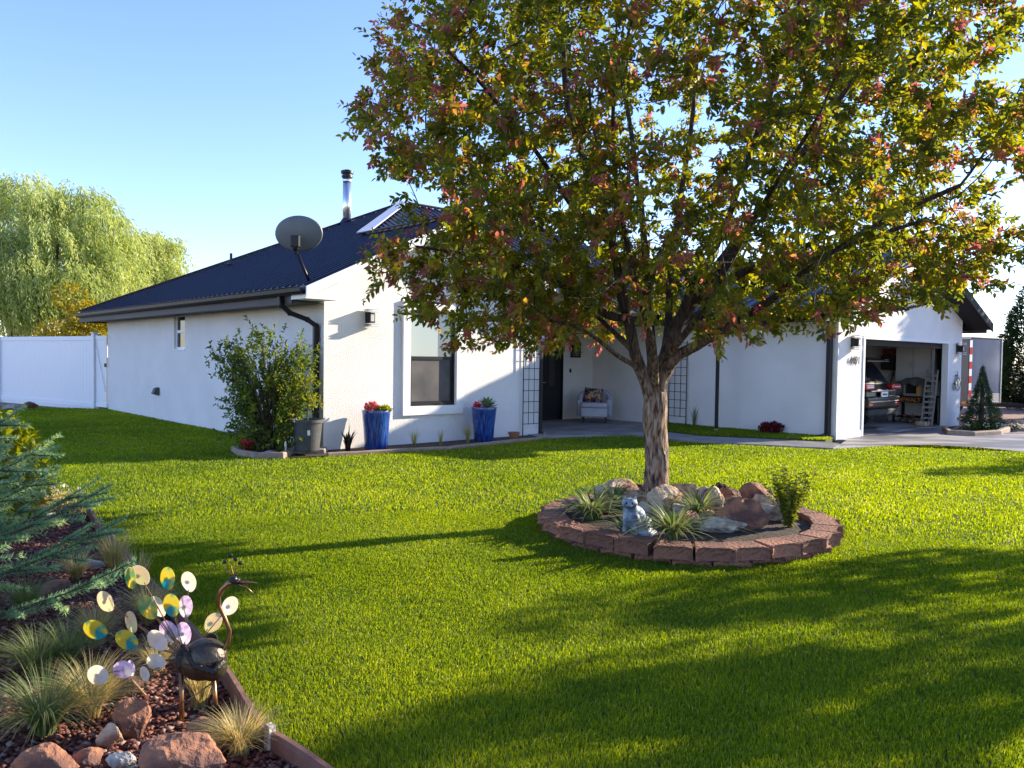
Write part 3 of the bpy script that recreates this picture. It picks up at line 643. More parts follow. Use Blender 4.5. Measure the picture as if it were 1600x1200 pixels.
# ---- metal bicycle wall art
bp_ = H(15.93, GF-.03, 0); zc = PY(1493, 600, bp_.y).z
t = empty('bicycle_wall_art', (bp_.x, bp_.y, zc), TH, 'black wire penny farthing bicycle ornament on the white wall end', 'wall art')
def ring(c, r, th=.007, n=24):
    g = MB(); g.tube([(c[0]+r*math.cos(2*math.pi*i/n), -.0, c[1]+r*math.sin(2*math.pi*i/n)) for i in range(n+1)], th, 5, False); return g
g = ring((.08, 0), .17); 
for k in range(8): g.tube([(.08, 0, 0), (.08+.17*math.cos(k*math.pi/4), 0, .17*math.sin(k*math.pi/4))], .004, 4)
g.build('front_wheel', M['black'], t)
g = ring((-.17, -.06), .10, n=18)
for k in range(6): g.tube([(-.17, 0, -.06), (-.17+.1*math.cos(k*math.pi/3), 0, -.06+.1*math.sin(k*math.pi/3))], .004, 4)
g.build('rear_wheel', M['black'], t)
g = MB(); g.tube([(-.17, 0, -.06), (-.14, 0, .10), (-.04, 0, .2), (.06, 0, .22), (.08, 0, 0)], .008, 6); g.tube([(.06, 0, .22), (.05, 0, .30), (-.03, 0, .33)], .007, 6); g.tube([(-.10, 0, .21), (-.0, 0, .235)], .014, 6); g.build('bicycle_frame', M['black'], t)

# ================================================================== GARAGE CONTENTS
GR = TH
# --- SUV, rear towards the drive.  local: x across, y forward (into garage), z up
car = empty('parked_suv', H(12.55, GF+.42, .034), TH, 'dark glossy suv seen from behind inside the open garage', 'car')
def loft(sections, name, m, parent, bev=.03):
    """sections: list of (y, [(x,z)...]) half profiles mirrored"""
    g = MB(); rows = []
    for y, pr in sections:
        full = [(x, z) for x, z in pr]+[(-x, z) for x, z in reversed(pr)]
        rows.append([(x, y, z) for x, z in full])
    n = len(rows[0]); vs = [v for r in rows for v in r]; fs = []
    for i in range(len(rows)-1):
        for j in range(n): a = i*n+j; b = i*n+(j+1) % n; fs.append((a, b, b+n, a+n))
    fs += [tuple(range(n)), tuple(reversed(range((len(rows)-1)*n, len(rows)*n)))]
    g.add(vs, fs); return g.build(name, m, parent, fix=True, bevel=bev, seg=3, smooth=True)
secs = []
for y, hw, zt, zs, rw in ((0.03, .80, .95, .90, .74), (.15, .92, 1.04, .98, .80), (.34, .94, 1.33, 1.02, .76), (.52, .95, 1.60, 1.04, .68), (.75, .95, 1.66, 1.04, .66), (1.9, .95, 1.68, 1.02, .66), (2.6, .95, 1.60, 1.0, .64), (3.4, .94, 1.10, .98, .80), (4.2, .92, 1.02, .92, .80), (4.6, .80, .80, .74, .70)):
    secs.append((y, [(hw*.9, .32), (hw, .5), (hw, zs), (hw-.04, zs+.04) if zt > zs+.1 else (hw-.02, zs+.01), (rw, zt-.04) if zt > zs+.1 else (rw, zt-.01), (rw-.1, zt)]))
body = loft(secs, 'body', M['carpaint'], car)
g = MB(); g.add([(-.64, .145, 1.07), (.64, .145, 1.07), (.56, .43, 1.51), (-.56, .43, 1.51), (-.64, .20, 1.07), (.64, .20, 1.07), (.56, .49, 1.51), (-.56, .49, 1.51)], [(0, 1, 2, 3), (7, 6, 5, 4), (0, 4, 5, 1), (1, 5, 6, 2), (2, 6, 7, 3), (3, 7, 4, 0)]); g.build('rear_window', M['carglass'], car, bevel=.01)
g = MB(); g.add([(-.60, .12, 1.60), (.60, .12, 1.60), (.62, .60, 1.69), (-.62, .60, 1.69), (-.60, .12, 1.64), (.60, .12, 1.64), (.62, .60, 1.72), (-.62, .60, 1.72)], [(0, 1, 2, 3), (7, 6, 5, 4), (0, 4, 5, 1), (1, 5, 6, 2), (2, 6, 7, 3), (3, 7, 4, 0)]); g.build('spoiler', M['carpaint'], car, fix=True, bevel=.012)
for s in (-1, 1):
    g = MB(); g.box(min(s*.52, s*.95), max(s*.52, s*.95), -.035, .14, .955, 1.085); o = g.build('tail_light', M['carred'], car, bevel=.03, seg=3); MB().box(min(s*.56, s*.90), max(s*.56, s*.90), -.045, -.036, 1.0, 1.03).build('lens_strip', mat('clear_lens', (.7, .6, .6), .1) if s < 0 else bpy.data.materials['clear_lens'], o)
    g = MB(); g.box(min(s*.62, s*.82), max(s*.62, s*.82), -.055, -.0, .58, .64); g.build('reflector', M['carred'], car, bevel=.01)
MB().box(-.66, .66, -.045, .02, .90, .945).build('chrome_strip', M['chrome'], car, bevel=.012)
g = MB(); g.box(-.90, .90, -.05, .16, .50, .80); g.build('rear_bumper', M['carpaint'], car, bevel=.06, seg=4)
MB().box(-.78, .78, -.062, -.04, .66, .69).build('bumper_trim', M['chrome'], car, bevel=.006)
MB().box(-.80, .80, -.03, .2, .34, .50).build('lower_valance', M['rubber'], car, bevel=.04)
o = MB().box(-.17, .17, -.055, -.030, .78, .90).build('licence_plate', M['white'], car, bevel=.004); MB().box(-.12, .12, -.058, -.0555, .82, .86).build('plate_mark', M['fascia'], o)
g = MB(); g.tube([(.0, .20, 1.20), (.18, .15, 1.13), (.34, .14, 1.11)], .012, 6); g.build('wiper', M['rubber'], car)
for sx in (-1, 1):
    for y in (.95, 3.75):
        whl = empty('wheel', (sx*.80, y, .36)); whl.parent = car; whl.rotation_euler = (0, R(90), 0)
        MB().lathe([(.22, -.11), (.33, -.12), (.36, -.08), (.36, .08), (.33, .12), (.22, .11)], 30).build('tyre', M['rubber'], whl, smooth=True)
        MB().lathe([(.0, .09*sx), (.06, .10*sx), (.18, .07*sx), (.225, .11*sx), (.225, -.1*sx)], 24).build('rim', M['alu'], whl)
    g = MB(); x = sx*.90
    g.add([(x, .5, 1.10), (x, 3.0, 1.08), (sx*.70, 2.5, 1.52), (sx*.70, .75, 1.56)], [(0, 1, 2, 3)]); g.build('side_window', M['carglass'], car)
# --- cabinets on right wall (local frame: x along -a, keep house axes)
def hbox(a0, a1, b0, b1, z0, z1): return MB().box(a0, a1, b0, b1, z0, z1)
ROOT = (A0.x, A0.y, 0)
cb = H(15.95, -3.35, 1.13); t = empty('wall_cabinet', cb, TH, 'cream two door wall cabinet high on the garage side wall', 'cabinet')
MB().box(-.35, .19, -.45, .45, 0, .98).build('carcass', M['cabinet'], t)
for s in (-1, 1):
    d = MB().box(-.375, -.352, min(s*.004, s*.445), max(s*.004, s*.445), .01, .97).build('cabinet_door', M['cabinet'], t, bevel=.004)
    MB().tube([(-.378, s*.045, .36), (-.405, s*.045, .38), (-.405, s*.045, .48), (-.378, s*.045, .50)], .008, 6).build('handle', M['alu'], d)
wb = H(15.75, -3.35, .034); t = empty('workbench', wb, TH, 'black workbench with orange lettering under the garage wall cabinet', 'workbench')
MB().box(-.33, .38, -.47, .47, .68, .72).build('worktop', M['blackmatte'], t)
o = MB().box(-.31, -.28, -.45, .45, .54, .679).build('front_panel', M['blackmatte'], t)
for x in (-.28, .33):
    for y in (-.42, .42): MB().box(x-.03, x+.03, y-.03, y+.03, 0, .679 if x > 0 else .539).build('leg', M['blackmatte'], t)
me = text_mesh('DEWALT', .15, .003); o2 = link('lettering', me, M['orange'], o); o2.matrix_local = Matrix.Translation((-.314, .03, .61)) @ Matrix.Rotation(-math.pi/2, 4, 'Z') @ Matrix.Rotation(math.pi/2, 4, 'X')
MB().box(-.25, .35, -.4, .4, .14, .17).build('lower_shelf', M['blackmatte'], t)
t = empty('cardboard_box', H(15.62, -3.35, .756), TH, 'open pale tool box standing on the black workbench', 'box')
f = MB(); f.box(-.2, .2, -.28, .16, .0, .02); f.box(-.2, -.185, -.28, -.20, .02, .33); f.box(-.2, -.185, .12, .16, .02, .33); f.box(-.2, -.185, -.20, .12, .02, .06); f.box(-.185, .2, -.28, -.265, .02, .33); f.box(-.185, .2, .145, .16, .02, .33); f.build('box_shell', M['lathgrey'], t)
MB().box(-.1, .19, -.26, .14, .03, .3).build('box_inside', M['blackmatte'], t)
MB().box(-.235, -.205, -.24, -.17, .02, .25).build('bottle', M['orange'], t, bevel=.02)
# draped cloth
g = MB(); N_ = 16; vs = []; rnd = random.Random(3)
for i in range(N_+1):
    for j in range(N_+1):
        u, v = i/N_*2-1, j/N_*2-1; r = max(abs(u), abs(v)); z = .10*(1-r*r)+.035*mnoise.noise(Vector((u*2.5, v*2.5, 1)))*2-.14*max(0, r-.62)**1.2*2.2
        vs.append((u*.27, v*.36, z))
g.add(vs, [(i*(N_+1)+j, (i+1)*(N_+1)+j, (i+1)*(N_+1)+j+1, i*(N_+1)+j+1) for i in range(N_) for j in range(N_)])
o = g.build('canvas_cloth', M['canvas'], smooth=True); tag(o, 'crumpled olive canvas cloth thrown over the pale tool box', 'cloth'); o.location = H(15.60, -3.45, 1.14); o.rotation_euler = (0, 0, TH)
# black hanging bin
t = empty('garage_backpack', H(15.95, -2.62, 1.42), TH, 'black bag with red top hanging on the garage wall beside the cabinet', 'bag')
MB().box(-.26, .16, -.18, .18, 0, .42).build('bag_body', M['blackmatte'], t, bevel=.05, seg=3); MB().box(-.24, .14, -.17, .17, .43, .60).build('bag_top', mat('dark_red_cloth', (.16, .03, .02), .8), t, bevel=.05, seg=3); MB().box(-.28, -.262, -.05, .05, .28, .30).build('badge', M['white'], t)
# broom & rails
t = empty('broom', H(15.7, -2.62, .034), TH, 'long handled broom leaning on the garage wall behind the suv', 'broom'); MB().tube([(0, .10, .15), (.32, -.05, 1.35)], .016, 8).build('handle', M['blackmatte'], t); MB().box(-.05, .05, -.04, .28, .0, .15).build('broom_head', M['greyfab'], t, bevel=.01)
t = empty('shoe_rack', H(15.6, -3.25, .034), TH, 'pair of pale work boots standing under the workbench', 'boots')
for y in (-.12, .08):
    g = MB(); g.ell((-.10, y, .05), (.14, .05, .05)); g.ell((.0, y, .12), (.06, .05, .13)); remesh(g, 'boot', M['terracotta'], t, .012)
t.name = 'work_boots'
t = empty('slotted_ramp', H(15.05, -3.93, .034), TH, 'pale slotted plastic ramp leaning beside the garage door track', 'ramp')
g = MB(); T0 = Matrix.Rotation(R(12), 4, 'Y')
for i in range(10): g.box(-.01, .01, -.13, .13, .02+i*.14, .07+i*.14, T0)
g.box(-.013, .013, -.15, -.12, 0, 1.45, T0); g.box(-.013, .013, .12, .15, 0, 1.45, T0); g.build('slotted_panel', M['lathgrey'], t)
o = MB().box(-.25, .25, -.14, .14, 0, .10).build('cardboard_tray', M['tanrock'], bevel=.01); tag(o, 'flat brown cardboard tray on the garage floor by the leaning ramp', 'tray'); o.location = H(14.95, -3.9, .034); o.rotation_euler = (0, 0, TH)
t = empty('hanging_tools', H(16.08, -3.93, 1.15), TH, 'dark pegboard with coiled cable right of the cream cabinet', 'pegboard')
MB().box(-.12, .05, -.11, .11, 0, .9).build('board', M['blackmatte'], t)
g = MB()
for k in range(3): g.tube([(-.16, .06*math.cos(u/12*2*math.pi), .35+.16*math.sin(u/12*2*math.pi)+k*.03) for u in range(13)], .008, 5, False)
g.build('coiled_cable', M['rubber'], t)

# ================================================================== PORCH
cp = P(926, 659, .03); cp = H((cp-A0).dot(U)+.05, min((cp-A0).dot(W), 1.95), .03)
cp = cp+U*-.12+W*-.12; ch = empty('tub_armchair', cp, R(-8), 'pale blue grey slipcovered tub armchair in the porch corner', 'armchair')
g = MB(); n = 22; inner = []; 
for k in range(n+1):
    t_ = math.pi*(-.12+1.24*k/n); hgt = .50+.24*math.sin(max(0, min(1, k/n))*math.pi)**1.2
    inner.append((t_, hgt))
vs = []; prof = [(.285, .20), (.285, None), (.31, 'm'), (.37, 'm'), (.40, None), (.395, .12)]
for t_, hgt in inner:
    for r, z in prof:
        zz = hgt-.03 if z is None else (hgt+.012 if z == 'm' else z)
        vs.append((r*math.cos(t_)*1.0, .02+r*math.sin(t_)*.95, zz))
m_ = len(prof); fs = [(i*m_+j, i*m_+j+1, (i+1)*m_+j+1, (i+1)*m_+j) for i in range(n) for j in range(m_-1)]+[tuple(range(m_)), tuple(reversed(range(n*m_, (n+1)*m_)))]
fs += [(i*m_+m_-1, i*m_, (i+1)*m_, (i+1)*m_+m_-1) for i in range(n)]
g.add(vs, fs); g.build('backrest', M['fabric'], ch, fix=True, smooth=True, bevel=.012)
g = MB(); g.box(-.29, .29, -.38, .26, .14, .34); g.build('base_cover', M['fabric'], ch, bevel=.03, seg=3)
g = MB(); g.box(-.285, .285, -.40, .24, .342, .45); g.build('seat_cushion', M['fabric'], ch, bevel=.045, seg=4)
for sx in (-.25, .25):
    for y in (-.32, .25): MB().tube([(sx, y, 0), (sx, y, .14)], [.014, .022], 8).build('leg', M['fascia'], ch)
ch.scale = (1.12, 1.12, 1.12)
def pillowmat():
    m = mat('floral_cushion', (.02, .025, .05), .9); t = m.node_tree; n = t.nodes; l = t.links
    v = n.new('ShaderNodeTexVoronoi'); v.inputs['Scale'].default_value = 9; nz = n.new('ShaderNodeTexNoise'); nz.inputs['Scale'].default_value = 7
    l.new(n['Texture Coordinate'].outputs['Object'], v.inputs['Vector']); l.new(n['Texture Coordinate'].outputs['Object'], nz.inputs['Vector'])
    cr = n.new('ShaderNodeValToRGB'); e = cr.color_ramp.elements; e[0].position = .35; e[0].color = (.02, .02, .045, 1); e[1].position = .7; e[1].color = (.55, .10, .03, 1)
    for p_, c in ((.46, (.10, .06, .12)), (.52, (.60, .25, .05)), (.58, (.45, .42, .15)), (.63, (.05, .09, .16))): x = e.new(p_); x.color = (*c, 1)
    l.new(nz.outputs[0], cr.inputs[0]); l.new(cr.outputs[0], n['Principled BSDF'].inputs['Base Color']); return m
g = MB(); N_ = 12; vs = []
for s in (1, -1):
    for i in range(N_+1):
        for j in range(N_+1):
            u, v = i/N_*2-1, j/N_*2-1; th = .075*((1-u**4)*(1-v**4))**.5; k = 1-.07*(1-abs(u))*abs(v)-.07*(1-abs(v))*abs(u)
            vs.append((u*.21*k, s*th, v*.17*k))
q = (N_+1)**2; g.add(vs, [(o_+i*(N_+1)+j, o_+(i+1)*(N_+1)+j, o_+(i+1)*(N_+1)+j+1, o_+i*(N_+1)+j+1) for o_ in (0, q) for i in range(N_) for j in range(N_)])
o = g.build('throw_pillow', pillowmat(), smooth=True, fix=True); tag(o, 'dark floral throw pillow with orange blooms on the porch armchair', 'pillow')
o.matrix_world = Matrix.Translation(cp) @ Matrix.Rotation(R(-8), 4, 'Z') @ Matrix.Scale(1.12, 4) @ Matrix.Translation((-.04, .10, .60)) @ Matrix.Rotation(R(-20), 4, 'X') @ Matrix.Rotation(R(6), 4, 'Y')

# ================================================================== POTS & SMALL PLANTS NEAR WALL
def cloud(n, c, r, shell=0.0):
    v = unit(rng.normal(size=(n, 3)))*(rng.uniform(shell**3, 1, n)**(1/3))[:, None]
    return np.array(c)+v*np.array(r)
def blue_pot(p, hh, r1, r0, label):
    t = empty('glazed_planter', p, 0, label, 'plant pot', 'tall cobalt glazed planters')
    MB().lathe([(0, 0), (r0, 0), (r0+.01, .02), (r0+(r1-r0)*.45, hh*.45), (r1*.97, hh*.93), (r1, hh), (r1-.005, hh+.012), (r1-.03, hh+.008), (r1-.045, hh-.05)], 36).build('pot', M['blueglaze'], t, smooth=True)
    MB().lathe([(0, hh-.05), (r1-.03, hh-.05)], 24).build('potting_soil', M['soil'], t); return t
def on(px, py, z=0): return P(px, py, z)
b1 = P(592, 704); b1 = H((b1-A0).dot(U), -.36, .016)
blue_pot(b1, .66, .245, .185, 'cobalt glazed planter with coral and lime flowers left of the big window')
t = empty('coral_sedum', b1+Vector((-.05, 0, .62)), 0, 'coral pink leafy plant in the blue pot left of the window', 'plant')
pp_ = cloud(260, (-.03, 0, .08), (.12, .1, .09)); leaves('foliage', pp_, unit(pp_-np.array([-.03, 0, -.05])), rng.normal(size=(260, 3)), .05, .03, rng.uniform(0, 1, 260), M['pinkflower'], t)
t = empty('lime_creeper', b1+Vector((.10, -.02, .62)), 0, 'lime yellow trailing plant beside the coral plant in the blue pot', 'plant')
pp_ = cloud(220, (.03, 0, .05), (.12, .1, .06)); leaves('foliage', pp_, unit(pp_-np.array([0, 0, -.05])), rng.normal(size=(220, 3)), .05, .03, rng.uniform(0, 1, 220), M['limeleaf'], t)
b2 = P(769, 692); b2 = H((b2-A0).dot(U), -.36, .016)
blue_pot(b2, .64, .245, .175, 'deep blue glazed planter with agave right of the big window')
t = empty('agave', b2+Vector((.06, 0, .60)), 0, 'pale green agave rosette in the blue pot right of the window', 'plant')
n = 26; az = np.arange(n)*2.4; el_ = np.linspace(.25, 1.25, n); D = np.stack([np.cos(az)*np.cos(el_), np.sin(az)*np.cos(el_), np.sin(el_)], 1)
leaves('rosette', np.tile([[0, 0, .03]], (n, 1)), D, np.tile([[0, 0, 1.]], (n, 1)), .24, .075, rng.uniform(0, 1, n), M['agave'], t, fold=.3, droop=-.05)
t = empty('red_flowers', b2+Vector((-.13, -.05, .60)), 0, 'small red flowers beside the agave in the blue pot', 'flowers')
pp_ = cloud(160, (0, 0, .08), (.08, .08, .08)); leaves('petals', pp_, rng.normal(size=(160, 3)), rng.normal(size=(160, 3)), .035, .03, rng.uniform(0, 1, 160), M['redflower'], t)
# curb along bed
def curb(name, pts, m, label, wd=.07, ht=.07, cat='garden edging'):
    g = MB(); q = []
    for i in range(len(pts)-1):
        for k in range(4): q.append(pts[i].lerp(pts[i+1], k/4))
    q.append(pts[-1]); vs = []
    for i, p in enumerate(q):
        d = (q[min(i+1, len(q)-1)]-q[max(i-1, 0)]).normalized(); s_ = Vector((-d.y, d.x, 0)); j = mnoise.noise(Vector((i*.7, 3, 0)))*.012
        for x, z in ((-.5, -.03), (-.5, .8), (-.3, 1), (.3, 1), (.5, .8), (.5, -.03)): vs.append(tuple(p+s_*(x*wd)+Vector((0, 0, z*ht+(j if z > 0 else 0)))))
    n = 6; g.add(vs, [(i*n+k, i*n+(k+1) % n, (i+1)*n+(k+1) % n, (i+1)*n+k) for i in range(len(q)-1) for k in range(n)]+[tuple(reversed(range(n))), tuple(range((len(q)-1)*n, len(q)*n))])
    return tag(g.build(name, m, fix=True), label, cat)
curb('garden_curb', [P(512, 714), P(600, 709), P(700, 703.5), P(800, 692.5), P(838, 688.5), P(852, 684), P(850, 678)], M['curb'], 'tan concrete curb running along the bed below the big window')
curb('garden_curb', [P(366, 706), P(376, 713), P(400, 716.5), P(440, 717), P(452, 712)], M['curb'], 'reddish brick curb curling round the shrub bed at the house corner', .10, .10)
curb('garden_curb', [H(9.15, -.2), H(9.1, -1.5), H(9.08, -3), H(9.05, -4.15)], M['curb'], 'brown curb along the foot of the long white wall', .08, .05)
# terracotta pot
t = empty('terracotta_pot', P(803, 688, .016), 0, 'small empty terracotta pot beside the trellis', 'plant pot')
MB().lathe([(0, 0), (.07, 0), (.10, .12), (.115, .12), (.12, .16), (.105, .16), (.09, .10), (0, .09)], 24).build('pot', M['terracotta'], t)
# dark spiky plant left of blue pot
t = empty('spiky_yucca', P(543, 705, .016), 0, 'dark spiky yucca standing between the house corner and blue pot', 'plant')
arcblades('spikes', (0, 0, 0), 34, .40, .10, .045, M['darkspike'], t, lean=.38, hv=.6); arcblades('stalk', (.02, 0, 0), 3, .52, .02, .012, M['darkspike'], t, lean=.05, hv=.1)
def tuft(px, py, h, n, label, m='straw', spread=.08, wd=.006, lean=.6, tint=(0, 1), z=.016, name='grass_tuft', group=None, seg=4):
    o = arcblades(name, (0, 0, 0), n, h, spread, wd, M[m], None, lean, tint, seg); o.location = P(px, py, z) if not isinstance(px, Vector) else px
    return tag(o, label, 'grass tuft' if name == 'grass_tuft' else 'plant', group)
g_ = 'small grass tufts under the big window'
tuft(647, 698, .42, 60, 'wispy grass tuft just right of the blue pot with coral flowers', group=g_); tuft(688, 696, .36, 40, 'thin straw grass tuft below the middle of the big window', group=g_, lean=.3); tuft(731, 692, .45, 90, 'fullest green grass tuft left of the blue pot with agave', group=g_, lean=.5)
tuft(1084, 668, .62, 28, 'sparse spiky grass at the long wall right of the trellis', 'strap', lean=.3, z=.02, wd=.012)
t = empty('red_coleus', H(9.17, -2.95, .02), 0, 'dark red leafy flowers at the foot of the long white wall', 'flowers')
pp_ = cloud(420, (0, 0, .14), (.26, .16, .13)); leaves('foliage', pp_, unit(pp_-np.array([0, 0, -.1])), rng.normal(size=(420, 3)), .06, .04, rng.uniform(0, 1, 420), leafmat('dark_red_leaf', [(0, (.05, .012, .015)), (.8, (.14, .02, .02)), (1, (.5, .03, .04))], .3), t)
rock(H(9.2, -3.75, .0), (.20, .10, .055), 61, M['palerock'], 'flat pale stone at the end of the long wall by the black downspout', rz=.4)
# shrub-corner items
t = empty('red_petunia', P(388, 708, .016), 0, 'bright red flowers in front of the big shrub', 'flowers')
pp_ = cloud(260, (0, 0, .13), (.12, .10, .08)); leaves('petals', pp_, rng.normal(size=(260, 3)), rng.normal(size=(260, 3)), .045, .04, rng.uniform(0, 1, 260), M['redflower'], t)
pp_ = cloud(160, (0, 0, .08), (.13, .11, .07)); leaves('foliage', pp_, unit(pp_-np.array([0, 0, -.05])), rng.normal(size=(160, 3)), .06, .03, rng.uniform(0, .6, 160), M['shrubleaf'], t)
rock(P(402, 709), (.09, .06, .13), 5, M['tanrock'], 'upright tan stone right of the bright red flowers', rz=.5, sink=.15)
rock(P(420, 713), (.22, .10, .06), 6, M['palerock'], 'flat grey stone at the foot of the big shrub', rz=.2)
o = MB().box(-.30, .30, -.20, .20, 0, .085).build('splash_block', M['palerock'], bevel=.02); tag(o, 'flat grey splash block under the black nursery pot', 'slab'); o.location = P(478, 709, 0.0)+Vector((0, .12, 0)); o.rotation_euler = (0, 0, .1)
bp2 = P(477, 705, .085)+Vector((0, .12, 0))
t = empty('nursery_pot', bp2, 0, 'black plastic nursery pot with a white tag at the house corner', 'plant pot')
MB().lathe([(0, 0), (.185, 0), (.19, .02), (.235, .45), (.26, .45), (.262, .50), (.235, .50), (.225, .44), (0, .43)], 36).build('pot', M['plasticpot'], t, smooth=False)
MB().box(-.02, .02, -.224, -.218, .26, .34, Matrix.Rotation(R(20), 4, 'Z')).build('plant_tag', M['white'], t)
MB().tube([(-.30, -.16, -.06), (-.30, -.16, .10), (-.30, -.16, .16)], [.02, .02, .012], 8).build('hose_tap', M['alu'], t)
# small tree in nursery pot
def leafy(name, parent, c, r, n, L, Wd, m, tint=(0, 1), up=.3, shell=.4, fold=.2):
    pp = cloud(n, c, r, shell); D = unit(unit(pp-np.array(c))+rng.normal(0, .6, (n, 3))+np.array([0, 0, up])); return leaves(name, pp, D, rng.normal(size=(n, 3))+np.array([0, 0, 1.5]), L*rng.uniform(.6, 1.15, n), Wd*rng.uniform(.7, 1.1, n), rng.uniform(tint[0], tint[1], n), m, parent, fold)
t = empty('potted_sapling', bp2+Vector((0, 0, .44)), 0, 'yellow green leafy sapling growing in the black nursery pot', 'plant')
g = MB(); tips = []; rnd = random.Random(5)
for k in range(9):
    a_ = rnd.uniform(0, 6.28); l_ = rnd.uniform(.1, .38); p0 = Vector((0, 0, .12+.05*k)); p1 = p0+Vector((math.cos(a_)*l_*.5-.08, math.sin(a_)*l_*.4, .18)); p2 = p1+Vector((math.cos(a_)*l_*.5-.04, math.sin(a_)*l_*.4, .10-.12*rnd.random())); g.tube([p0, p1, p2], [.008, .005, .002], 5); tips += [p1, p2, (p1+p2)/2]
g.tube([(0, 0, 0), (0, .01, .3), (-.05, 0, .85)], [.014, .01, .004], 6); g.build('stem', M['stem'], t)
tp = np.array([tuple(x) for x in tips]); pp_ = tp[rng.integers(0, len(tp), 700)]+rng.normal(0, .055, (700, 3)); leaves('foliage', pp_, rng.normal(size=(700, 3)), rng.normal(size=(700, 3)), .045, .022, rng.uniform(.2, 1, 700), M['limeleaf'], t)
# ---- big shrub : branches from base, leaf shoots
def shrub(name, base, label, poly, depth_r, nb, nl, L, Wd, m, cat='shrub', seed=3, tint=(0, 1), shoot=.22, per=11, bark='twig'):
    """shrub filling a photographed outline at its real distance and with real depth"""
    rnd = random.Random(seed); r_ = np.random.default_rng(seed); t = empty(name, base, 0, label, cat)
    xs = [p[0] for p in poly]; ys = [p[1] for p in poly]; pts = []
    while len(pts) < nb:
        px = rnd.uniform(min(xs), max(xs)); py = rnd.uniform(min(ys), max(ys))
        if not inpoly(px, py, poly): continue
        pts.append(PY(px, py, base.y+rnd.uniform(-1, 1)*depth_r*math.sin(math.acos(max(-1, min(1, (px-sum(xs)/len(xs))/((max(xs)-min(xs))/2)))))) - base)
    g = MB(); 
    for p in pts:
        st = Vector((rnd.gauss(0, .05), rnd.gauss(0, .05), 0)); mid = st.lerp(p, .5)+Vector((0, 0, .12*p.length))*.6; g.tube([st, mid, p], [.012, .008, .002], 5, False)
    g.build('stem', M[bark], t)
    pa = np.array([tuple(p) for p in pts]); ns = nl//per; src = pa[r_.integers(0, len(pa), ns)]*(r_.uniform(.22, 1, (ns, 1))**.55)+r_.normal(0, .07, (ns, 3)); dirs = unit(unit(src-np.array([0, 0, .35]))*.7+r_.normal(0, .5, (ns, 3))+np.array([0, 0, .55]))
    k = (np.arange(per)/per)[None, :, None]; Pn = (src[:, None, :]+dirs[:, None, :]*shoot*k*r_.uniform(.5, 1.2, (ns, 1, 1))).reshape(-1, 3)
    D = unit(np.repeat(dirs, per, 0)*.6+unit(r_.normal(size=(ns*per, 3)))*1.0)
    ti = np.clip(np.repeat(r_.uniform(tint[0], tint[1], ns), per)*.7+r_.uniform(0, .3, ns*per), 0, 1)
    leaves('foliage', Pn, D, r_.normal(size=(ns*per, 3))+np.array([0, 0, 1.2]), L*r_.uniform(.6, 1.2, ns*per), Wd*r_.uniform(.7, 1.1, ns*per), ti, m, t); return t
sb = P(432, 708, .016); sb = H((sb-A0).dot(U)*.6-.35, .75, .016)
sb = H(-.78, .22, .016)
shrub('lilac_shrub', sb, 'large loose green shrub growing against the shaded wall at the house corner', [(330, 545), (350, 528), (372, 522), (398, 515), (412, 508), (432, 512), (440, 530), (455, 528), (470, 518), (486, 530), (488, 560), (492, 600), (478, 640), (460, 660), (450, 700), (380, 695), (362, 690), (352, 640), (340, 590)], .58, 150, 12500, .066, .036, M['shrubleaf'], seed=4, tint=(0, 1))

# ================================================================== TREE RING
RC = Vector((1.65, 7.48, 0))
ring_pts_px = [(848, 818), (852, 838), (880, 858), (925, 872), (975, 886), (1030, 897), (1085, 898), (1130, 890), (1175, 876), (1215, 866), (1255, 856), (1290, 848), (1312, 832)]
def ring_r(t):
    # radius by angle about RC; a shade pointed towards the camera
    rx, ry = 1.33, 1.26; r = 1/math.sqrt((math.cos(t)/rx)**2+(math.sin(t)/ry)**2)
    return r*(1+.075*math.exp(-((t+math.pi/2+.12)/.35)**2))
tr = empty('tree_ring_wall', RC, 0, 'round retaining ring of red split face blocks on the lawn', 'garden edging')
def block_mesh(w1, w0, dp, ht, seed):
    bm = bmesh.new(); rnd = random.Random(seed)
    nx, nz = 12, 5
    # top slab outline: chamfered front
    front = []; grid = {}
    for i in range(nx+1):
        u = i/nx*2-1; cut = max(0, abs(u)-.72)/.28
        for k in range(nz+1):
            v = k/nz; x = u*w1/2; y = -cut*.045-(.010 if k in (0, nz) else 0)+rnd.uniform(-.007, .007)*(1 if 0 < k else .3)
            grid[i, k] = bm.verts.new((x, y, ht*v-(0.004 if k == nz and abs(u) > .9 else 0)))
    for i in range(nx):
        for k in range(nz): bm.faces.new((grid[i, k], grid[i+1, k], grid[i+1, k+1], grid[i, k+1]))
    bl = [bm.verts.new((-w0/2, dp, 0)), bm.verts.new((w0/2, dp, 0)), bm.verts.new((w0/2, dp, ht)), bm.verts.new((-w0/2, dp, ht))]
    bm.faces.new([grid[i, nz] for i in range(nx+1)]+[bl[2], bl[3]]); bm.faces.new([grid[i, 0] for i in reversed(range(nx+1))]+[bl[0], bl[1]])
    bm.faces.new([grid[0, k] for k in range(nz+1)]+[bl[3], bl[0]]); bm.faces.new([grid[nx, k] for k in reversed(range(nz+1))]+[bl[1], bl[2]]); bm.faces.new((bl[1], bl[0], bl[3], bl[2]))
    bmesh.ops.recalc_face_normals(bm, faces=bm.faces); me = bpy.data.meshes.new('block'); bm.to_mesh(me); bm.free(); return me
NBK = 27
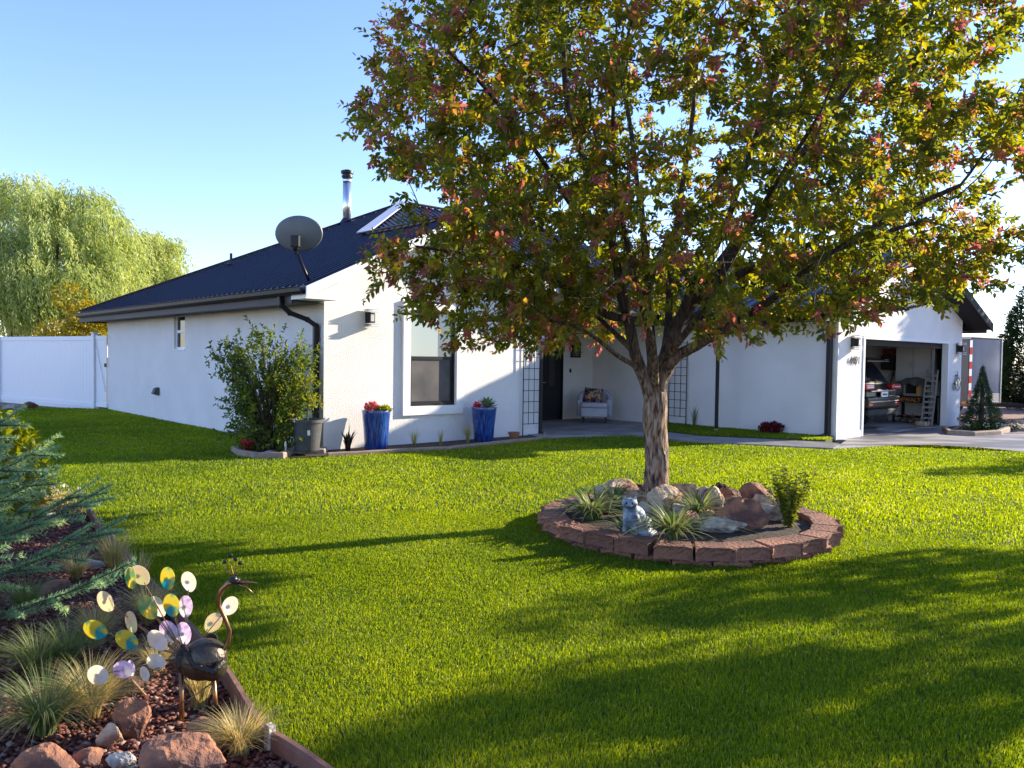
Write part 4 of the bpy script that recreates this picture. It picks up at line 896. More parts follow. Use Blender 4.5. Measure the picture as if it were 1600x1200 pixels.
for course, (z0, off, rr, hh) in enumerate(((-.03, .5, -.015, .085), (.057, 0, 0, .105))):
    th = []; s_ = 0
    for k in range(NBK):
        t_ = 2*math.pi*(k+off)/NBK+random.uniform(-.01, .01); r = ring_r((t_+math.pi) % (2*math.pi)-math.pi)+rr
        p = Vector((r*math.cos(t_), r*math.sin(t_), z0)); wv = 2*math.pi*r/NBK
        me = block_mesh(wv-.013, wv*.80, .20, hh+random.uniform(-.004, .004), k*3+course)
        o = link('block', me, M['block'], tr, p); o.rotation_euler = (0, 0, t_+math.pi/2+random.uniform(-.05, .05))
        o.location += Vector((math.cos(t_), math.sin(t_), 0))*random.uniform(-.015, .015)
flat('tree_ring_soil', [(RC.x+(ring_r((t_*.2+math.pi) % (2*math.pi)-math.pi)-.12)*math.cos(t_*.2), RC.y+(ring_r((t_*.2+math.pi) % (2*math.pi)-math.pi)-.12)*math.sin(t_*.2)) for t_ in range(0, 31)], .115, M['soil'])
TB = Vector((1.44, 8.0, .10))   # trunk foot
def RK(px, py, sz, seed, m, label, rz=0, tilt=0, z=.115, **k):
    p_ = P(px, py, z)
    if p_.y > 8.35: p_ = Vector((p_.x*8.35/p_.y, 8.35, z))
    return rock(p_, tuple(q*1.15 for q in sz), seed, M[m], label, rz, tilt, **k)
RK(958, 788, (.24, .15, .16), 21, 'tanrock', 'large tan and rust boulder left of the trunk foot', .2)
RK(1000, 772, (.15, .12, .13), 22, 'lava', 'dark hollow rock wedged behind the trunk at left', .1)
RK(992, 795, (.18, .10, .11), 23, 'tanrock', 'pale yellow rock between the cat statue and trunk', -.3)
RK(1038, 806, (.20, .13, .16), 24, 'tanrock', 'brown pitted rock right of the cat statue', .5)
RK(1095, 778, (.20, .12, .10), 25, 'palerock', 'long pale rock just right of the trunk', .1)
RK(1062, 784, (.22, .10, .12), 27, 'tanrock', 'cream rock leaning against the right side of the trunk', -.5)
RK(1126, 781, (.11, .10, .11), 26, 'lava', 'small black lava rock on top of the pile right of the trunk', .3, rough=.22, z=.17)
RK(1180, 792, (.22, .14, .135), 28, 'redrock', 'rounded pink boulder behind the large red rock', .1)
RK(1155, 826, (.23, .10, .155), 29, 'redrock', 'largest dark red sandstone rock in the tree ring', -.25)
RK(1125, 830, (.22, .09, .075), 30, 'palerock', 'flat grey green stone at the front of the large red rock', .15)
RK(1208, 812, (.18, .08, .09), 31, 'palerock', 'grey speckled stone leaning right of the large red rock', -.6)
RK(1075, 823, (.16, .10, .08), 32, 'redrock', 'small dark red rock behind the front daylily', .2)
RK(1058, 795, (.14, .10, .09), 33, 'redrock', 'rusty rock low in the middle of the tree ring', .7)
RK(1010, 805, (.12, .09, .08), 35, 'palerock', 'small pale stone directly behind the cat statue', .9)
RK(1230, 800, (.13, .10, .09), 36, 'lava', 'dark lava stone under the leafy plant on the right', .9, rough=.2)
RK(1110, 800, (.15, .11, .14), 81, 'tanrock', 'rust streaked rock between the trunk and largest red rock', 1.1)
RK(1140, 795, (.16, .10, .13), 82, 'redrock', 'angular maroon rock under the black lava rock', .6)
RK(1022, 790, (.13, .10, .12), 83, 'lava', 'dark pitted stone touching the front of the trunk', 1.9, rough=.15)
RK(1098, 812, (.13, .08, .07), 84, 'tanrock', 'small tan wedge behind the middle daylily', .2)
RK(940, 800, (.15, .10, .10), 85, 'redrock', 'dark red stone behind the left daylily', 2.2)
RK(1192, 800, (.14, .10, .11), 86, 'tanrock', 'tan angular rock right of the pink boulder', 2.8)
RK(1062, 812, (.12, .09, .10), 87, 'palerock', 'mottled stone right of the brown pitted rock', 1.2)
# daylilies
for (px, py, h, n, lab, sp) in ((925, 812, .34, 120, 'left daylily clump arching beside the cat statue', .16), (958, 800, .36, 50, 'small daylily tuft behind the left clump near tan boulder', .08), (1052, 845, .36, 110, 'front daylily clump spilling over the red blocks', .10), (1090, 812, .36, 90, 'middle daylily clump between trunk and large red rock', .10), (978, 834, .2, 30, 'thin low strap leaves in front of the cat statue', .1)):
    o = arcblades('daylily', (0, 0, 0), int(n*1.4), h*1.15, sp*1.2, .022, M['strap'], None, 1.75, (.35, 1), 7, .5); o.location = P(px, py, .115); tag(o, lab, 'plant', 'daylily clumps in the tree ring')
def weed(px, py, z, h, n, rad, label, m='limeleaf', L=.05, Wd=.03, nst=5, seed=1, tint=(0, 1), name='leafy_plant'):
    rnd = random.Random(seed); r_ = np.random.default_rng(seed); t = empty(name, P(px, py, z), 0, label, 'plant'); g = MB(); S_ = []; Dd = []
    for k in range(nst):
        a_ = rnd.uniform(0, 6.28); rr = rnd.uniform(.2, 1)*rad; p1 = Vector((math.cos(a_)*rr*.5, math.sin(a_)*rr*.5, h*.55*rnd.uniform(.7, 1))); p2 = Vector((math.cos(a_)*rr, math.sin(a_)*rr, h*rnd.uniform(.6, 1))); g.tube([(0, 0, 0), p1, p2], [.006, .004, .0015], 5, False)
        for j in range(n//nst):
            s_ = (j+1)/(n//nst); q = p1*s_*2 if s_ < .5 else p1.lerp(p2, (s_-.5)*2); S_.append(tuple(q)); b_ = j*2.4+rnd.random(); Dd.append((math.cos(b_), math.sin(b_), rnd.uniform(-.2, .6)))
    g.build('stem', M['stem'], t); n = len(S_)
    leaves('foliage', np.array(S_), np.array(Dd), np.tile([[0, 0, 1.]], (n, 1))+r_.normal(0, .3, (n, 3)), L*r_.uniform(.5, 1.1, n), Wd*r_.uniform(.6, 1.1, n), r_.uniform(tint[0], tint[1], n), M[m], t, .15, .15); return t
weed(1018, 790, .12, .40, 70, .05, 'thin yellow green sucker growing against the trunk foot', nst=3, L=.05)
weed(1232, 824, .115, .55, 900, .24, 'bushy green leafy plant at the right side of the tree ring', 'shrubleaf', .06, .048, 30, 3, (.65, 1))
weed(1205, 800, .115, .22, 90, .12, 'lime leaves low between pink boulder and bushy plant', 'limeleaf', .05, .035, 8, 4)
weed(1082, 832, .115, .14, 60, .10, 'small serrated weed by the flat grey green stone', 'shrubleaf', .06, .02, 6, 5, (.4, 1))
weed(985, 800, .115, .14, 60, .12, 'yellow leaves low between left daylily and pale rock', 'limeleaf', .04, .03, 6, 6)
# cat statue
cpz = P(988, 836, .115)
t = empty('cat_statue', cpz, R(-12), 'blue and white glazed sitting cat statue in the tree ring', 'statue'); t.scale = (1.22, 1.1, 1.0)
g = MB(); RX = lambda d: Matrix.Rotation(R(d), 3, 'Y')
g.ell((.035, .06, .085), (.105, .10, .088)); g.ell((.01, .02, .15), (.082, .075, .105)); g.ell((-.012, -.01, .21), (.058, .055, .07)); g.ell((-.0, -.035, .105), (.062, .045, .115)); g.ell((.04, .0, .07), (.09, .075, .075)); g.ell((-.02, -.028, .275), (.056, .05, .048)); g.ell((-.02, -.072, .262), (.024, .018, .017))
for s in (-1, 1):
    g.add([(-.02+s*.012, -.035, .305), (-.02+s*.052, -.035, .295), (-.02+s*.045, -.03, .362), (-.02+s*.03, -.012, .30)], [(0, 1, 2), (0, 2, 3), (1, 3, 2), (0, 3, 1)])
    g.tube([(-.01+s*.03, -.045, .18), (-.01+s*.032, -.06, .10), (-.01+s*.032, -.065, .02)], [.026, .023, .022], 10); g.ell((-.01+s*.033, -.08, .014), (.022, .034, .016)); g.ell((.03+s*.07, -.0, .04), (.038, .075, .045))
g.tube([(.11, .10, .03), (.15, .03, .025), (.12, -.05, .022), (.06, -.08, .02)], [.025, .022, .02, .014], 10)
body = remesh(g, 'body', M['cat'], t, .006, smooth_it=3)
for s in (-1, 1): MB().ell((-.02+s*.021, -.072, .283), (.0075, .006, .009)).build('eye', M['black'], t, smooth=True)
MB().ell((-.02, -.090, .264), (.006, .004, .004)).build('nose', M['black'], t)

# ================================================================== MAIN TREE (crabapple)
YT = TB.y
limbs = [  # (points px,py), depth offset at start/end, radius start/end
 ([(1027, 792), (1026, 740), (1025, 690), (1024, 640), (1024, 612)], 0, 0, .126, .112),
 ([(1022, 640), (1010, 600), (997, 567), (983, 507), (973, 467), (963, 410), (950, 350), (933, 300), (905, 230), (885, 150), (880, 60)], 0, -.5, .074, .022),
 ([(1025, 640), (1020, 583), (1017, 533), (1012, 483), (1010, 433), (1003, 333), (997, 300), (985, 200), (965, 90)], 0, .7, .066, .02),
 ([(1012, 500), (1000, 460), (983, 407), (968, 350), (957, 300), (925, 190), (920, 90)], .3, 1.6, .045, .014),
 ([(1024, 640), (1033, 583), (1047, 540), (1057, 507), (1090, 465), (1115, 430), (1133, 400), (1173, 343), (1200, 320), (1260, 230), (1330, 130), (1400, 40)], 0, .3, .088, .022),
 ([(1034, 590), (1043, 527), (1047, 443), (1062, 320), (1080, 200), (1090, 90)], 0, 1.1, .055, .018),
 ([(1050, 540), (1063, 500), (1080, 450), (1107, 410), (1127, 367), (1142, 330), (1175, 230), (1210, 130), (1235, 50)], .1, -1.1, .055, .018),
 ([(1090, 470), (1113, 455), (1167, 423), (1200, 415), (1240, 416), (1340, 378), (1440, 345)], .05, -.9, .050, .016),
 ([(1024, 625), (1047, 567), (1087, 540), (1123, 520), (1167, 493), (1207, 467), (1233, 443), (1300, 395), (1400, 335), (1500, 290)], 0, -1.3, .070, .018),
 ([(1123, 522), (1173, 510), (1233, 500), (1320, 490), (1400, 484), (1470, 470)], -.35, .5, .036, .012),
 ([(1006, 590), (992, 572), (967, 557), (933, 530), (900, 510), (860, 500)], 0, -.9, .032, .012),
 ([(976, 500), (940, 487), (907, 463), (873, 443), (820, 420), (740, 400), (650, 385)], -.15, -.5, .045, .012),
 ([(968, 450), (930, 430), (897, 403), (850, 360), (760, 300), (670, 240)], -.15, .8, .040, .012),
 ([(955, 380), (900, 330), (840, 240), (760, 140), (700, 80)], -.2, -1.6, .034, .012),
 ([(1010, 440), (1040, 380), (1080, 330), (1150, 250), (1230, 200)], .3, 2.2, .034, .012),
 ([(1057, 507), (1130, 470), (1240, 400), (1360, 300), (1480, 200)], .1, 2.0, .04, .012),
 ([(1000, 560), (960, 520), (900, 470), (820, 450), (740, 440)], 0, 1.7, .035, .012),
 ([(1024, 600), (1020, 540), (990, 430), (960, 260), (960, 120)], -.1, -2.1, .04, .012),
 ([(1040, 560), (1100, 480), (1180, 340), (1280, 180)], -.1, -2.2, .04, .012),
]
tree = empty('crabapple_tree', TB, 0, 'large crabapple tree with green and reddish leaves growing from the round stone ring', 'tree')
bk = MB(); nodes = []; nrad = []; par = []
for pts, d0, d1, r0, r1 in limbs:
    pts3 = []; n = len(pts)
    for i, (px, py) in enumerate(pts):
        t_ = i/(n-1); pts3.append(PY(px, py, YT+d0+(d1-d0)*t_**1.2)-TB)
    # resample smooth
    fine = []; k = 5
    for i in range(n-1):
        p0 = pts3[max(0, i-1)]; p1 = pts3[i]; p2 = pts3[i+1]; p3 = pts3[min(n-1, i+2)]
        for j in range(k):
            u = j/k; fine.append(.5*((2*p1)+(p2-p0)*u+(2*p0-5*p1+4*p2-p3)*u*u+(-p0+3*p1-3*p2+p3)*u**3))
    fine.append(pts3[-1]); m_ = len(fine)
    rs = [r0+(r1-r0)*(i/(m_-1))**.8 for i in range(m_)]
    if r0 > .12:
        fine[0] = Vector((0, 0, -.12)); rs = [r*(1+.55*math.exp(-max(0, fine[i].z+.05)/.13)) for i, r in enumerate(rs)]
    st = len(bk.v); bk.tube(fine, rs, 20 if r0 > .06 else 10)
    for vi in range(st, len(bk.v)):
        v = Vector(bk.v[vi]); q = v*9; q.z *= .3; c = min(fine, key=lambda f_: (f_-v).length_squared); dr_ = v-c
        rr = dr_.length; v = c+dr_*(1+.22*mnoise.noise(q)+.13*mnoise.noise(q*2.7)); bk.v[vi] = tuple(v)
    prev = None
    for i in range(0, m_, 1):
        nodes.append(np.array(fine[i])); nrad.append(rs[i]); par.append(-1)
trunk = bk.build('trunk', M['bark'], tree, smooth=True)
# bark flakes on trunk
nf = 420; zz = rng.uniform(.0, 1.25, nf); az = rng.uniform(0, 2*np.pi, nf)
# ---- space colonisation for the fine branches
sil = [(675, -60), (640, 10), (585, 45), (562, 70), (572, 105), (590, 120), (560, 150), (556, 200), (548, 225), (560, 262), (600, 290), (670, 298), (745, 325), (700, 352), (640, 380), (548, 400), (555, 425), (600, 470), (640, 505), (690, 520), (730, 545), (790, 555), (835, 550), (870, 535), (905, 530), (945, 540), (970, 500), (1060, 490), (1095, 545), (1130, 560), (1165, 545), (1225, 530), (1245, 505), (1300, 522), (1350, 525), (1400, 512), (1440, 550), (1475, 555), (1500, 515), (1560, 500), (1625, 490), (1750, 480), (1900, 420), (2000, 200), (1950, -500), (1500, -900), (1100, -1000), (800, -700), (675, -200)]
holes = [[(1535, 300), (1575, 285), (1640, 270), (1640, 345), (1585, 372), (1555, 345)], [(1495, 108), (1545, 100), (1600, 70), (1640, 60), (1640, 100), (1590, 140), (1540, 128)], [(1060, -20), (1085, -30), (1080, 30), (1066, 30)], [(600, 300), (690, 318), (690, 330), (620, 340)]]
cen = np.array([1.78, 8.1, 3.95]); rad = np.array([3.75, 3.35, 3.05]); NA = 4300; A_ = []
while len(A_) < NA:
    v = unit(rng.normal(size=(4000, 3)))*(rng.uniform(.10, 1, 4000)**(1/3))[:, None]; p = cen+v*rad
    nz_ = np.array([mnoise.noise(Vector(q)*.75) for q in p]); keep = (np.linalg.norm(v, axis=1) < .93+.20*nz_) & (p[:, 2] > 1.5+.12*np.hypot(p[:, 0]-1.5, p[:, 1]-8)*0)
    keep &= nz_ > -.60
    X, Y = proj(p); keep &= inpoly(X, Y, sil)
    for h_ in holes: keep &= ~inpoly(X, Y, h_)
    # crown carved low on the sun side so light reaches trunk and ring
    dd_ = p[:, :2]-np.array([1.44, 8.0]); sh_ = np.array([math.sin(SAZ), math.cos(SAZ)]); Ls = dd_@sh_; ns_ = -p[:, 0]*sh_[1]+p[:, 1]*sh_[0]
    keep &= ~((Ls > .5) & (ns_ > 4.7) & (ns_ < 7.7) & (p[:, 2]-Ls*math.tan(SEL) < 1.45))
    # keep the space round the main fork open
    keep &= ~((p[:, 2] < 2.35) & (np.hypot(p[:, 0]-1.5, p[:, 1]-8.0) < .95))
    A_ += list(p[keep])
A_ = A_[:NA]
for c_, r_c, n_c in (((-.35, 7.3, 2.55), (1.75, 1.6, .95), 620), ((4.1, 8.3, 2.9), (1.9, 1.7, .9), 420), ((1.6, 6.6, 2.7), (1.7, 1.0, .6), 260)):
    v = unit(rng.normal(size=(12000, 3)))*(rng.uniform(0, 1, 12000)**(1/3))[:, None]; p = np.array(c_)+v*np.array(r_c); X, Y = proj(p); keep = inpoly(X, Y, sil)
    for h_ in holes: keep &= ~inpoly(X, Y, h_)
    dd_ = p[:, :2]-np.array([1.44, 8.0]); Ls = dd_@sh_; ns_ = -p[:, 0]*sh_[1]+p[:, 1]*sh_[0]
    keep &= ~((Ls > .5) & (ns_ > 4.7) & (ns_ < 7.7) & (p[:, 2]-Ls*math.tan(SEL) < 1.45)) & ~((p[:, 2] < 2.35) & (np.hypot(p[:, 0]-1.5, p[:, 1]-8.0) < .95))  # same sun-side carve for the extra crown lobes
    A_ += list(p[keep][:n_c])
A_ = np.array(A_)-np.array(TB)
NP = np.array(nodes); NP = list(NP); par = [-2]*len(NP); base_n = len(NP); rad_n = list(nrad)
usable = [i for i in range(base_n) if rad_n[i] < .085]
alive = np.ones(len(A_), bool); step = .13; kill = .20
arr = np.array(NP); ok = np.zeros(base_n, bool); ok[usable] = True
pos = arr.copy(); okm = ok.copy()
near_d = np.full(len(A_), 1e9); near_i = np.zeros(len(A_), int)
def upd(i0, i1):
    global near_d, near_i
    for i in range(i0, i1):
        if not okm[i]: continue
        d = ((A_-pos[i])**2).sum(1); b_ = d < near_d; near_d[b_] = d[b_]; near_i[b_] = i
upd(0, base_n)
for it in range(70):
    al = np.where(alive)[0]
    if len(al) == 0: break
    acc = {}
    for a_i in al: acc.setdefault(near_i[a_i], []).append(a_i)
    new = []; newpar = []
    for ni, lst in acc.items():
        d = unit(A_[lst]-pos[ni]).sum(0)+rng.normal(0, .15, 3); nn = np.linalg.norm(d)
        if nn < 1e-6: continue
        new.append(pos[ni]+d/nn*step); newpar.append(ni)
    i0 = len(pos); pos = np.vstack([pos, np.array(new)]); par += newpar; okm = np.concatenate([okm, np.ones(len(new), bool)]); upd(i0, len(pos))
    alive &= near_d > kill**2
NN = len(pos); child = [[] for _ in range(NN)]
for i in range(base_n, NN): child[par[i]].append(i)
rr = np.full(NN, .0028)
for i in range(NN-1, base_n-1, -1):
    if child[i]: rr[i] = min(.03, (sum(rr[c]**2.3 for c in child[i]))**(1/2.3))
br = MB()
def chain(i):
    stack = [(par[i], i)]
    while stack:
        p_, c_ = stack.pop(); line = [pos[p_], pos[c_]]; rs = [min(rr[c_]*1.1, .03), rr[c_]]; cur = c_
        while child[cur]:
            ch_ = sorted(child[cur], key=lambda q: -rr[q])
            for q in ch_[1:]: stack.append((cur, q))
            cur = ch_[0]; line.append(pos[cur]); rs.append(rr[cur])
        br.tube([Vector(q) for q in line], rs, 5 if rs[0] < .012 else 7, False)
for i in range(base_n):
    for c_ in child[i]: chain(c_)
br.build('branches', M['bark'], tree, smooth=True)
# ---- leaves on shoots
thin = np.array([i for i in range(base_n, NN) if rr[i] < .0085])
def crown_leaves(ns, per, lo, hi):
    src = pos[thin[rng.integers(0, len(thin), ns)]]+rng.normal(0, .03, (ns, 3)); c0 = cen-np.array(TB)
    outd = unit((src-c0)/rad); depth = np.linalg.norm((src-c0)/rad, axis=1)
    sd = unit(outd*.65+unit(rng.normal(size=(ns, 3)))*.8+np.array([0, 0, .35])); sl = rng.uniform(.10, .26, ns)
    k = (np.arange(per)+.6)/per
    Pn = (src[:, None, :]+sd[:, None, :]*(sl[:, None]*k)[:, :, None]).reshape(-1, 3)
    sdr = np.repeat(sd, per, 0); ang = np.tile(np.arange(per)*2.4, ns)+np.repeat(rng.uniform(0, 6.28, ns), per)
    x = unit(np.cross(sdr, [0, 0, 1.0])); y = np.cross(sdr, x); rd = x*np.cos(ang)[:, None]+y*np.sin(ang)[:, None]
    n = ns*per; D = unit(rd*.9+sdr*.75+rng.normal(0, .25, (n, 3))+np.array([0, 0, -.25])); Nn = unit(np.array([0, 0, 1.])+rng.normal(0, .8, (n, 3))+rd*-.3)
    L = rng.uniform(lo, hi, n)*(1-.35*np.tile(k, ns)**3)
    shoot_t = rng.uniform(0, .62, ns); red = (rng.random(ns) < np.clip((depth-.55)*.62+.10*(outd[:, 0] < 0), .03, .45)); tipk = np.tile(k, ns)
    ti = np.repeat(shoot_t, per)*.85+rng.uniform(0, .12, n)
    ti = np.where(np.repeat(red, per), np.clip(.62+.38*tipk+rng.normal(0, .07, n), 0, 1), ti)
    ti = np.where(rng.random(n) < .035, .72, ti)
    return Pn, D, Nn, L, ti
Pn, D, Nn, L, ti = crown_leaves(11800, 11, .055, .090)
X, Y = proj(Pn+np.array(TB)); keep = np.ones(len(Pn), bool); wp = Pn+np.array(TB); sd_ = np.array(SDIR)
Lw = (wp[:, :2]-np.array([1.44, 8.0]))@sh_; nw = -wp[:, 0]*sh_[1]+wp[:, 1]*sh_[0]; keep &= ~((Lw > .4) & (nw > 4.9) & (nw < 7.5) & (wp[:, 2]-Lw*math.tan(SEL) < 1.35))  # leaves cleared from the sun corridor too
for c_, r_c in (((-1.5, 3.5, .45), .60), ((-2.0, 3.9, .7), .36), ((-1.2, 3.2, .05), .25), ((-4.6, 7.0, .8), .5), ((-2.9, 4.6, .9), .3), ((-2.4, 7.3, 0), .22), ((-1.9, 6.2, 0), .25)):
    q = wp-np.array(c_); q = q-(q@sd_)[:, None]*sd_; keep &= np.linalg.norm(q, axis=1) > r_c*(1+.3*np.sin(np.arctan2(q[:, 2], q[:, 0])*3))  # leaves removed along sun lines to light sculpture, spruce, shrub and lawn
Pn, D, Nn, L, ti = [q[keep] for q in (Pn, D, Nn, L, ti)]
leaves('foliage', Pn, D, Nn, L, L*.54, ti, M['treeleaf'], tree, fold=.16, droop=.16)
# hanging lanterns
for (px, py, yo, lab) in ((872, 467, -.5, 'woven globe lantern hanging highest in the left side of the tree'), (849, 541, -.3, 'woven globe lantern hanging lowest on the left above the front door'), (1124, 548, -.4, 'woven globe lantern hanging right of the trunk among yellow leaves'), (1187, 533, -.2, 'rightmost woven globe lantern hanging in front of the long wall')):
    c = PY(px, py, YT+yo); t = empty('globe_lantern', c, 0, lab, 'hanging lantern', 'woven globe lanterns in the tree'); g = MB(); r = .052
    for k in range(9):
        a_ = k*math.pi/9; g.tube([(r*math.cos(u)*math.cos(a_), r*math.cos(u)*math.sin(a_), r*math.sin(u)) for u in np.linspace(0, 2*math.pi, 17)], .0022, 4, False)
    for z_ in (-.035, -.018, 0, .018, .035):
        q = math.sqrt(r*r-z_*z_); g.tube([(q*math.cos(u), q*math.sin(u), z_) for u in np.linspace(0, 2*math.pi, 17)], .0022, 4, False)
    g.build('globe', M['wicker'], t); MB().ell((0, 0, 0), (.035, .035, .035)).build('bulb', M['cabinet'], t, smooth=True)
    MB().tube([(0, 0, .05), (0, 0, .10)], [.024, .018], 12).build('cap', M['steel'], t); MB().tube([(0, 0, .1), (.01, 0, .34)], .002, 4).build('cord', M['black'], t)

# ================================================================== GENERIC BACKGROUND TREES
def conifer(name, base, hgt, r, nl, label, m='evergreen', cat='tree', L=.14, Wd=.05, power=.8, lowz=.05, seed=1, bumps=.22):
    r_ = np.random.default_rng(seed); t = empty(name, base, 0, label, cat)
    MB().tube([(0, 0, -.1), (0, 0, hgt*.5), (0, 0, hgt*.95)], [r*.09+.03, r*.05+.02, .01], 8).build('trunk', M['greybark'], t)
    z = lowz+(hgt-lowz)*(1-np.sqrt(r_.uniform(0, 1, nl))*1.0); z = np.clip(z, lowz, hgt); f = (z-lowz)/(hgt-lowz); az = r_.uniform(0, 2*np.pi, nl)
    rr_ = r*np.minimum(1, (1-f))**power*(.55+.45*np.sqrt(r_.uniform(0, 1, nl)))*np.minimum(1, .55+f*4)
    q = np.array([mnoise.noise(Vector((math.cos(a)*2.2, math.sin(a)*2.2, zz_*1.8/max(r, .4)))+Vector((seed*7, 0, 0))) for a, zz_ in zip(az, z)]); rr_ = rr_*(1+bumps*2*q)
    Pn = np.stack([np.cos(az)*rr_, np.sin(az)*rr_, z], 1); D = unit(np.stack([np.cos(az), np.sin(az), np.full(nl, .55)], 1)+r_.normal(0, .45, (nl, 3)))
    leaves('foliage', Pn, D, r_.normal(size=(nl, 3)), L*r_.uniform(.6, 1.2, nl), Wd*r_.uniform(.6, 1.2, nl), np.clip(r_.uniform(0, .8, nl)+q*.5, 0, 1), M[m], t, .15); return t
def broadleaf(name, base, z0, hgt, r, nl, label, m='shrubleaf', L=.12, Wd=.07, seed=1, ncl=26, tint=(0, 1), trunk=True, cat='tree', flatten=.9, tr=.10):
    r_ = np.random.default_rng(seed); rnd = random.Random(seed); t = empty(name, base, 0, label, cat); g = MB(); cs = []
    cz = (z0+hgt)/2; hz = (hgt-z0)/2
    for k in range(ncl):
        v = unit(r_.normal(size=3))*r_.uniform(.35, .85)**(.6); cs.append((v[0]*r, v[1]*r, cz+v[2]*hz)); rs_ = rnd.uniform(.25, .45)*r
        if trunk: g.tube([(0, 0, z0*.5), (v[0]*r*.35, v[1]*r*.35, z0+(cz-z0)*.4+.1), cs[-1]], [tr*.6, tr*.35, tr*.08], 6, False)
    if trunk: g.tube([(0, 0, -.1), (0, 0, z0), (0, 0, cz)], [tr*1.2, tr, tr*.5], 10); g.build('trunk', M['greybark'], t, smooth=True)
    cs = np.array(cs); ci = r_.integers(0, ncl, nl); v = unit(r_.normal(size=(nl, 3)))*(r_.uniform(.2, 1, nl)**(1/3))[:, None]; sz = r_.uniform(.26, .42, ncl)*r
    Pn = cs[ci]+v*sz[ci][:, None]*np.array([1, 1, flatten]); D = unit(v+r_.normal(0, .7, (nl, 3))-np.array([0, 0, .2]))
    leaves('foliage', Pn, D, r_.normal(size=(nl, 3))+np.array([0, 0, 1]), L*r_.uniform(.6, 1.2, nl), Wd*r_.uniform(.7, 1.1, nl), np.clip(r_.uniform(tint[0], tint[1], nl)*.6+r_.uniform(tint[0], tint[1], ncl)[ci]*.4, 0, 1), M[m], t, .2); return t
def willow(base, clumps, nstr, per, label, seed, L=.20, Wd=.045, name='willow_tree', m='willow'):
    r_ = np.random.default_rng(seed); rnd = random.Random(seed); t = empty(name, base, 0, label, 'tree'); g = MB(); lim = []
    g.tube([(0, 0, -.2), (.1, 0, 1.5), (0, .1, 3.0)], [.45, .36, .30], 12)
    Pa = []; Da = []; Ta = []
    wsum = sum(c[1]**2 for c in clumps)
    for c, r in clumps:
        c = Vector(c); mid = Vector((c.x*.45, c.y*.45, 3.0+(c.z-3.0)*.35)); g.tube([(0, 0, 2.4), mid, c, c+Vector((0, 0, r*.6))], [.22, .13, .06, .02], 7, False)
        n = int(nstr*r*r/wsum); ct = r_.uniform(0, 1)
        for k in range(n):
            az = r_.uniform(0, 2*np.pi); ph = r_.uniform(0, 1)**.7; d = np.array([math.cos(az), math.sin(az), 0]); top = np.array(c)+d*r*ph*.75+np.array([0, 0, r*math.sqrt(max(0, 1-ph*ph*.6))*.8]); top = top+r_.normal(0, .16*r, 3); ln = r_.uniform(.5, 2.6)*r*.9; sway = np.array([.22, 0, 0])*r_.uniform(.2, 1.4); tint = np.clip(ct*.5+r_.uniform(0, .5), 0, 1)
            s_ = (np.arange(per)+r_.uniform(0, 1, per))/per
            p = top+d*(r*.38*np.minimum(1, s_*2.2)**.6)[:, None]+np.array([0, 0, -1])*(ln*np.maximum(0, s_-.04)**1.25)[:, None]+sway*(s_*ln)[:, None]+r_.normal(0, .05, (per, 3))
            Pa.append(p); dd = np.array([0, 0, -1])+d*(.9*(1-s_)**2)[:, None]+sway+r_.normal(0, .38, (per, 3)); Da.append(dd); Ta.append(np.clip(tint+r_.uniform(-.12, .12, per), 0, 1))
    g.build('trunk', M['greybark'], t, smooth=True); Pa = np.concatenate(Pa); Da = np.concatenate(Da); Ta = np.concatenate(Ta); n = len(Pa)
    leaves('foliage', Pa, Da, r_.normal(size=(n, 3)), L*r_.uniform(.6, 1.2, n), Wd*r_.uniform(.7, 1.2, n), Ta, M[m], t, .1); return t
WB = Vector((-20.5, 33, 0))
def cw(px, py, y, r): return (tuple(PY(px, py, y)-WB), r)
willow(WB, [cw(35, 325, 33, 1.35), cw(-30, 330, 33.5, 1.4), cw(70, 345, 32, 1.1), cw(130, 335, 33, 1.15), cw(160, 365, 32, 1.0), cw(10, 400, 30.8, 1.3), cw(90, 400, 31, 1.3), cw(150, 420, 31.4, 1.1), cw(40, 450, 30, 1.3), cw(110, 460, 30.3, 1.2), cw(-40, 420, 31, 1.5), cw(-90, 360, 33, 1.5), cw(190, 400, 33, 1.0), cw(0, 490, 29.8, 1.2), cw(60, 500, 30, 1.1), cw(100, 360, 35, 1.3), cw(180, 450, 32, 1.0), cw(150, 490, 31, 1.0)], 2200, 34, 'tall weeping willow with drooping pale green strands behind the left end of the fence', 5)
WB = Vector((-19.0, 39, 0))
willow(WB, [cw(205, 405, 39, 1.2), cw(235, 392, 39, 1.0), cw(262, 400, 39.5, .85), cw(225, 440, 38, 1.2), cw(190, 445, 38, 1.2), cw(255, 430, 38.6, .9), cw(210, 480, 38, 1.2), cw(250, 465, 38.2, 1.0), cw(170, 400, 40, 1.2), cw(180, 480, 38, 1.2)], 1300, 28, 'smaller rounder willow behind the house corner right of the tall weeping willow', 6)
yb = PY(128, 486, 28.5)
broadleaf('yellow_bush', Vector((yb.x, 28.5, 0)), .8, 4.0, 1.55, 9000, 'bright yellow leaved bush between the fence and the willows', 'yellowleaf', .12, .08, 9, 22, tr=.06)
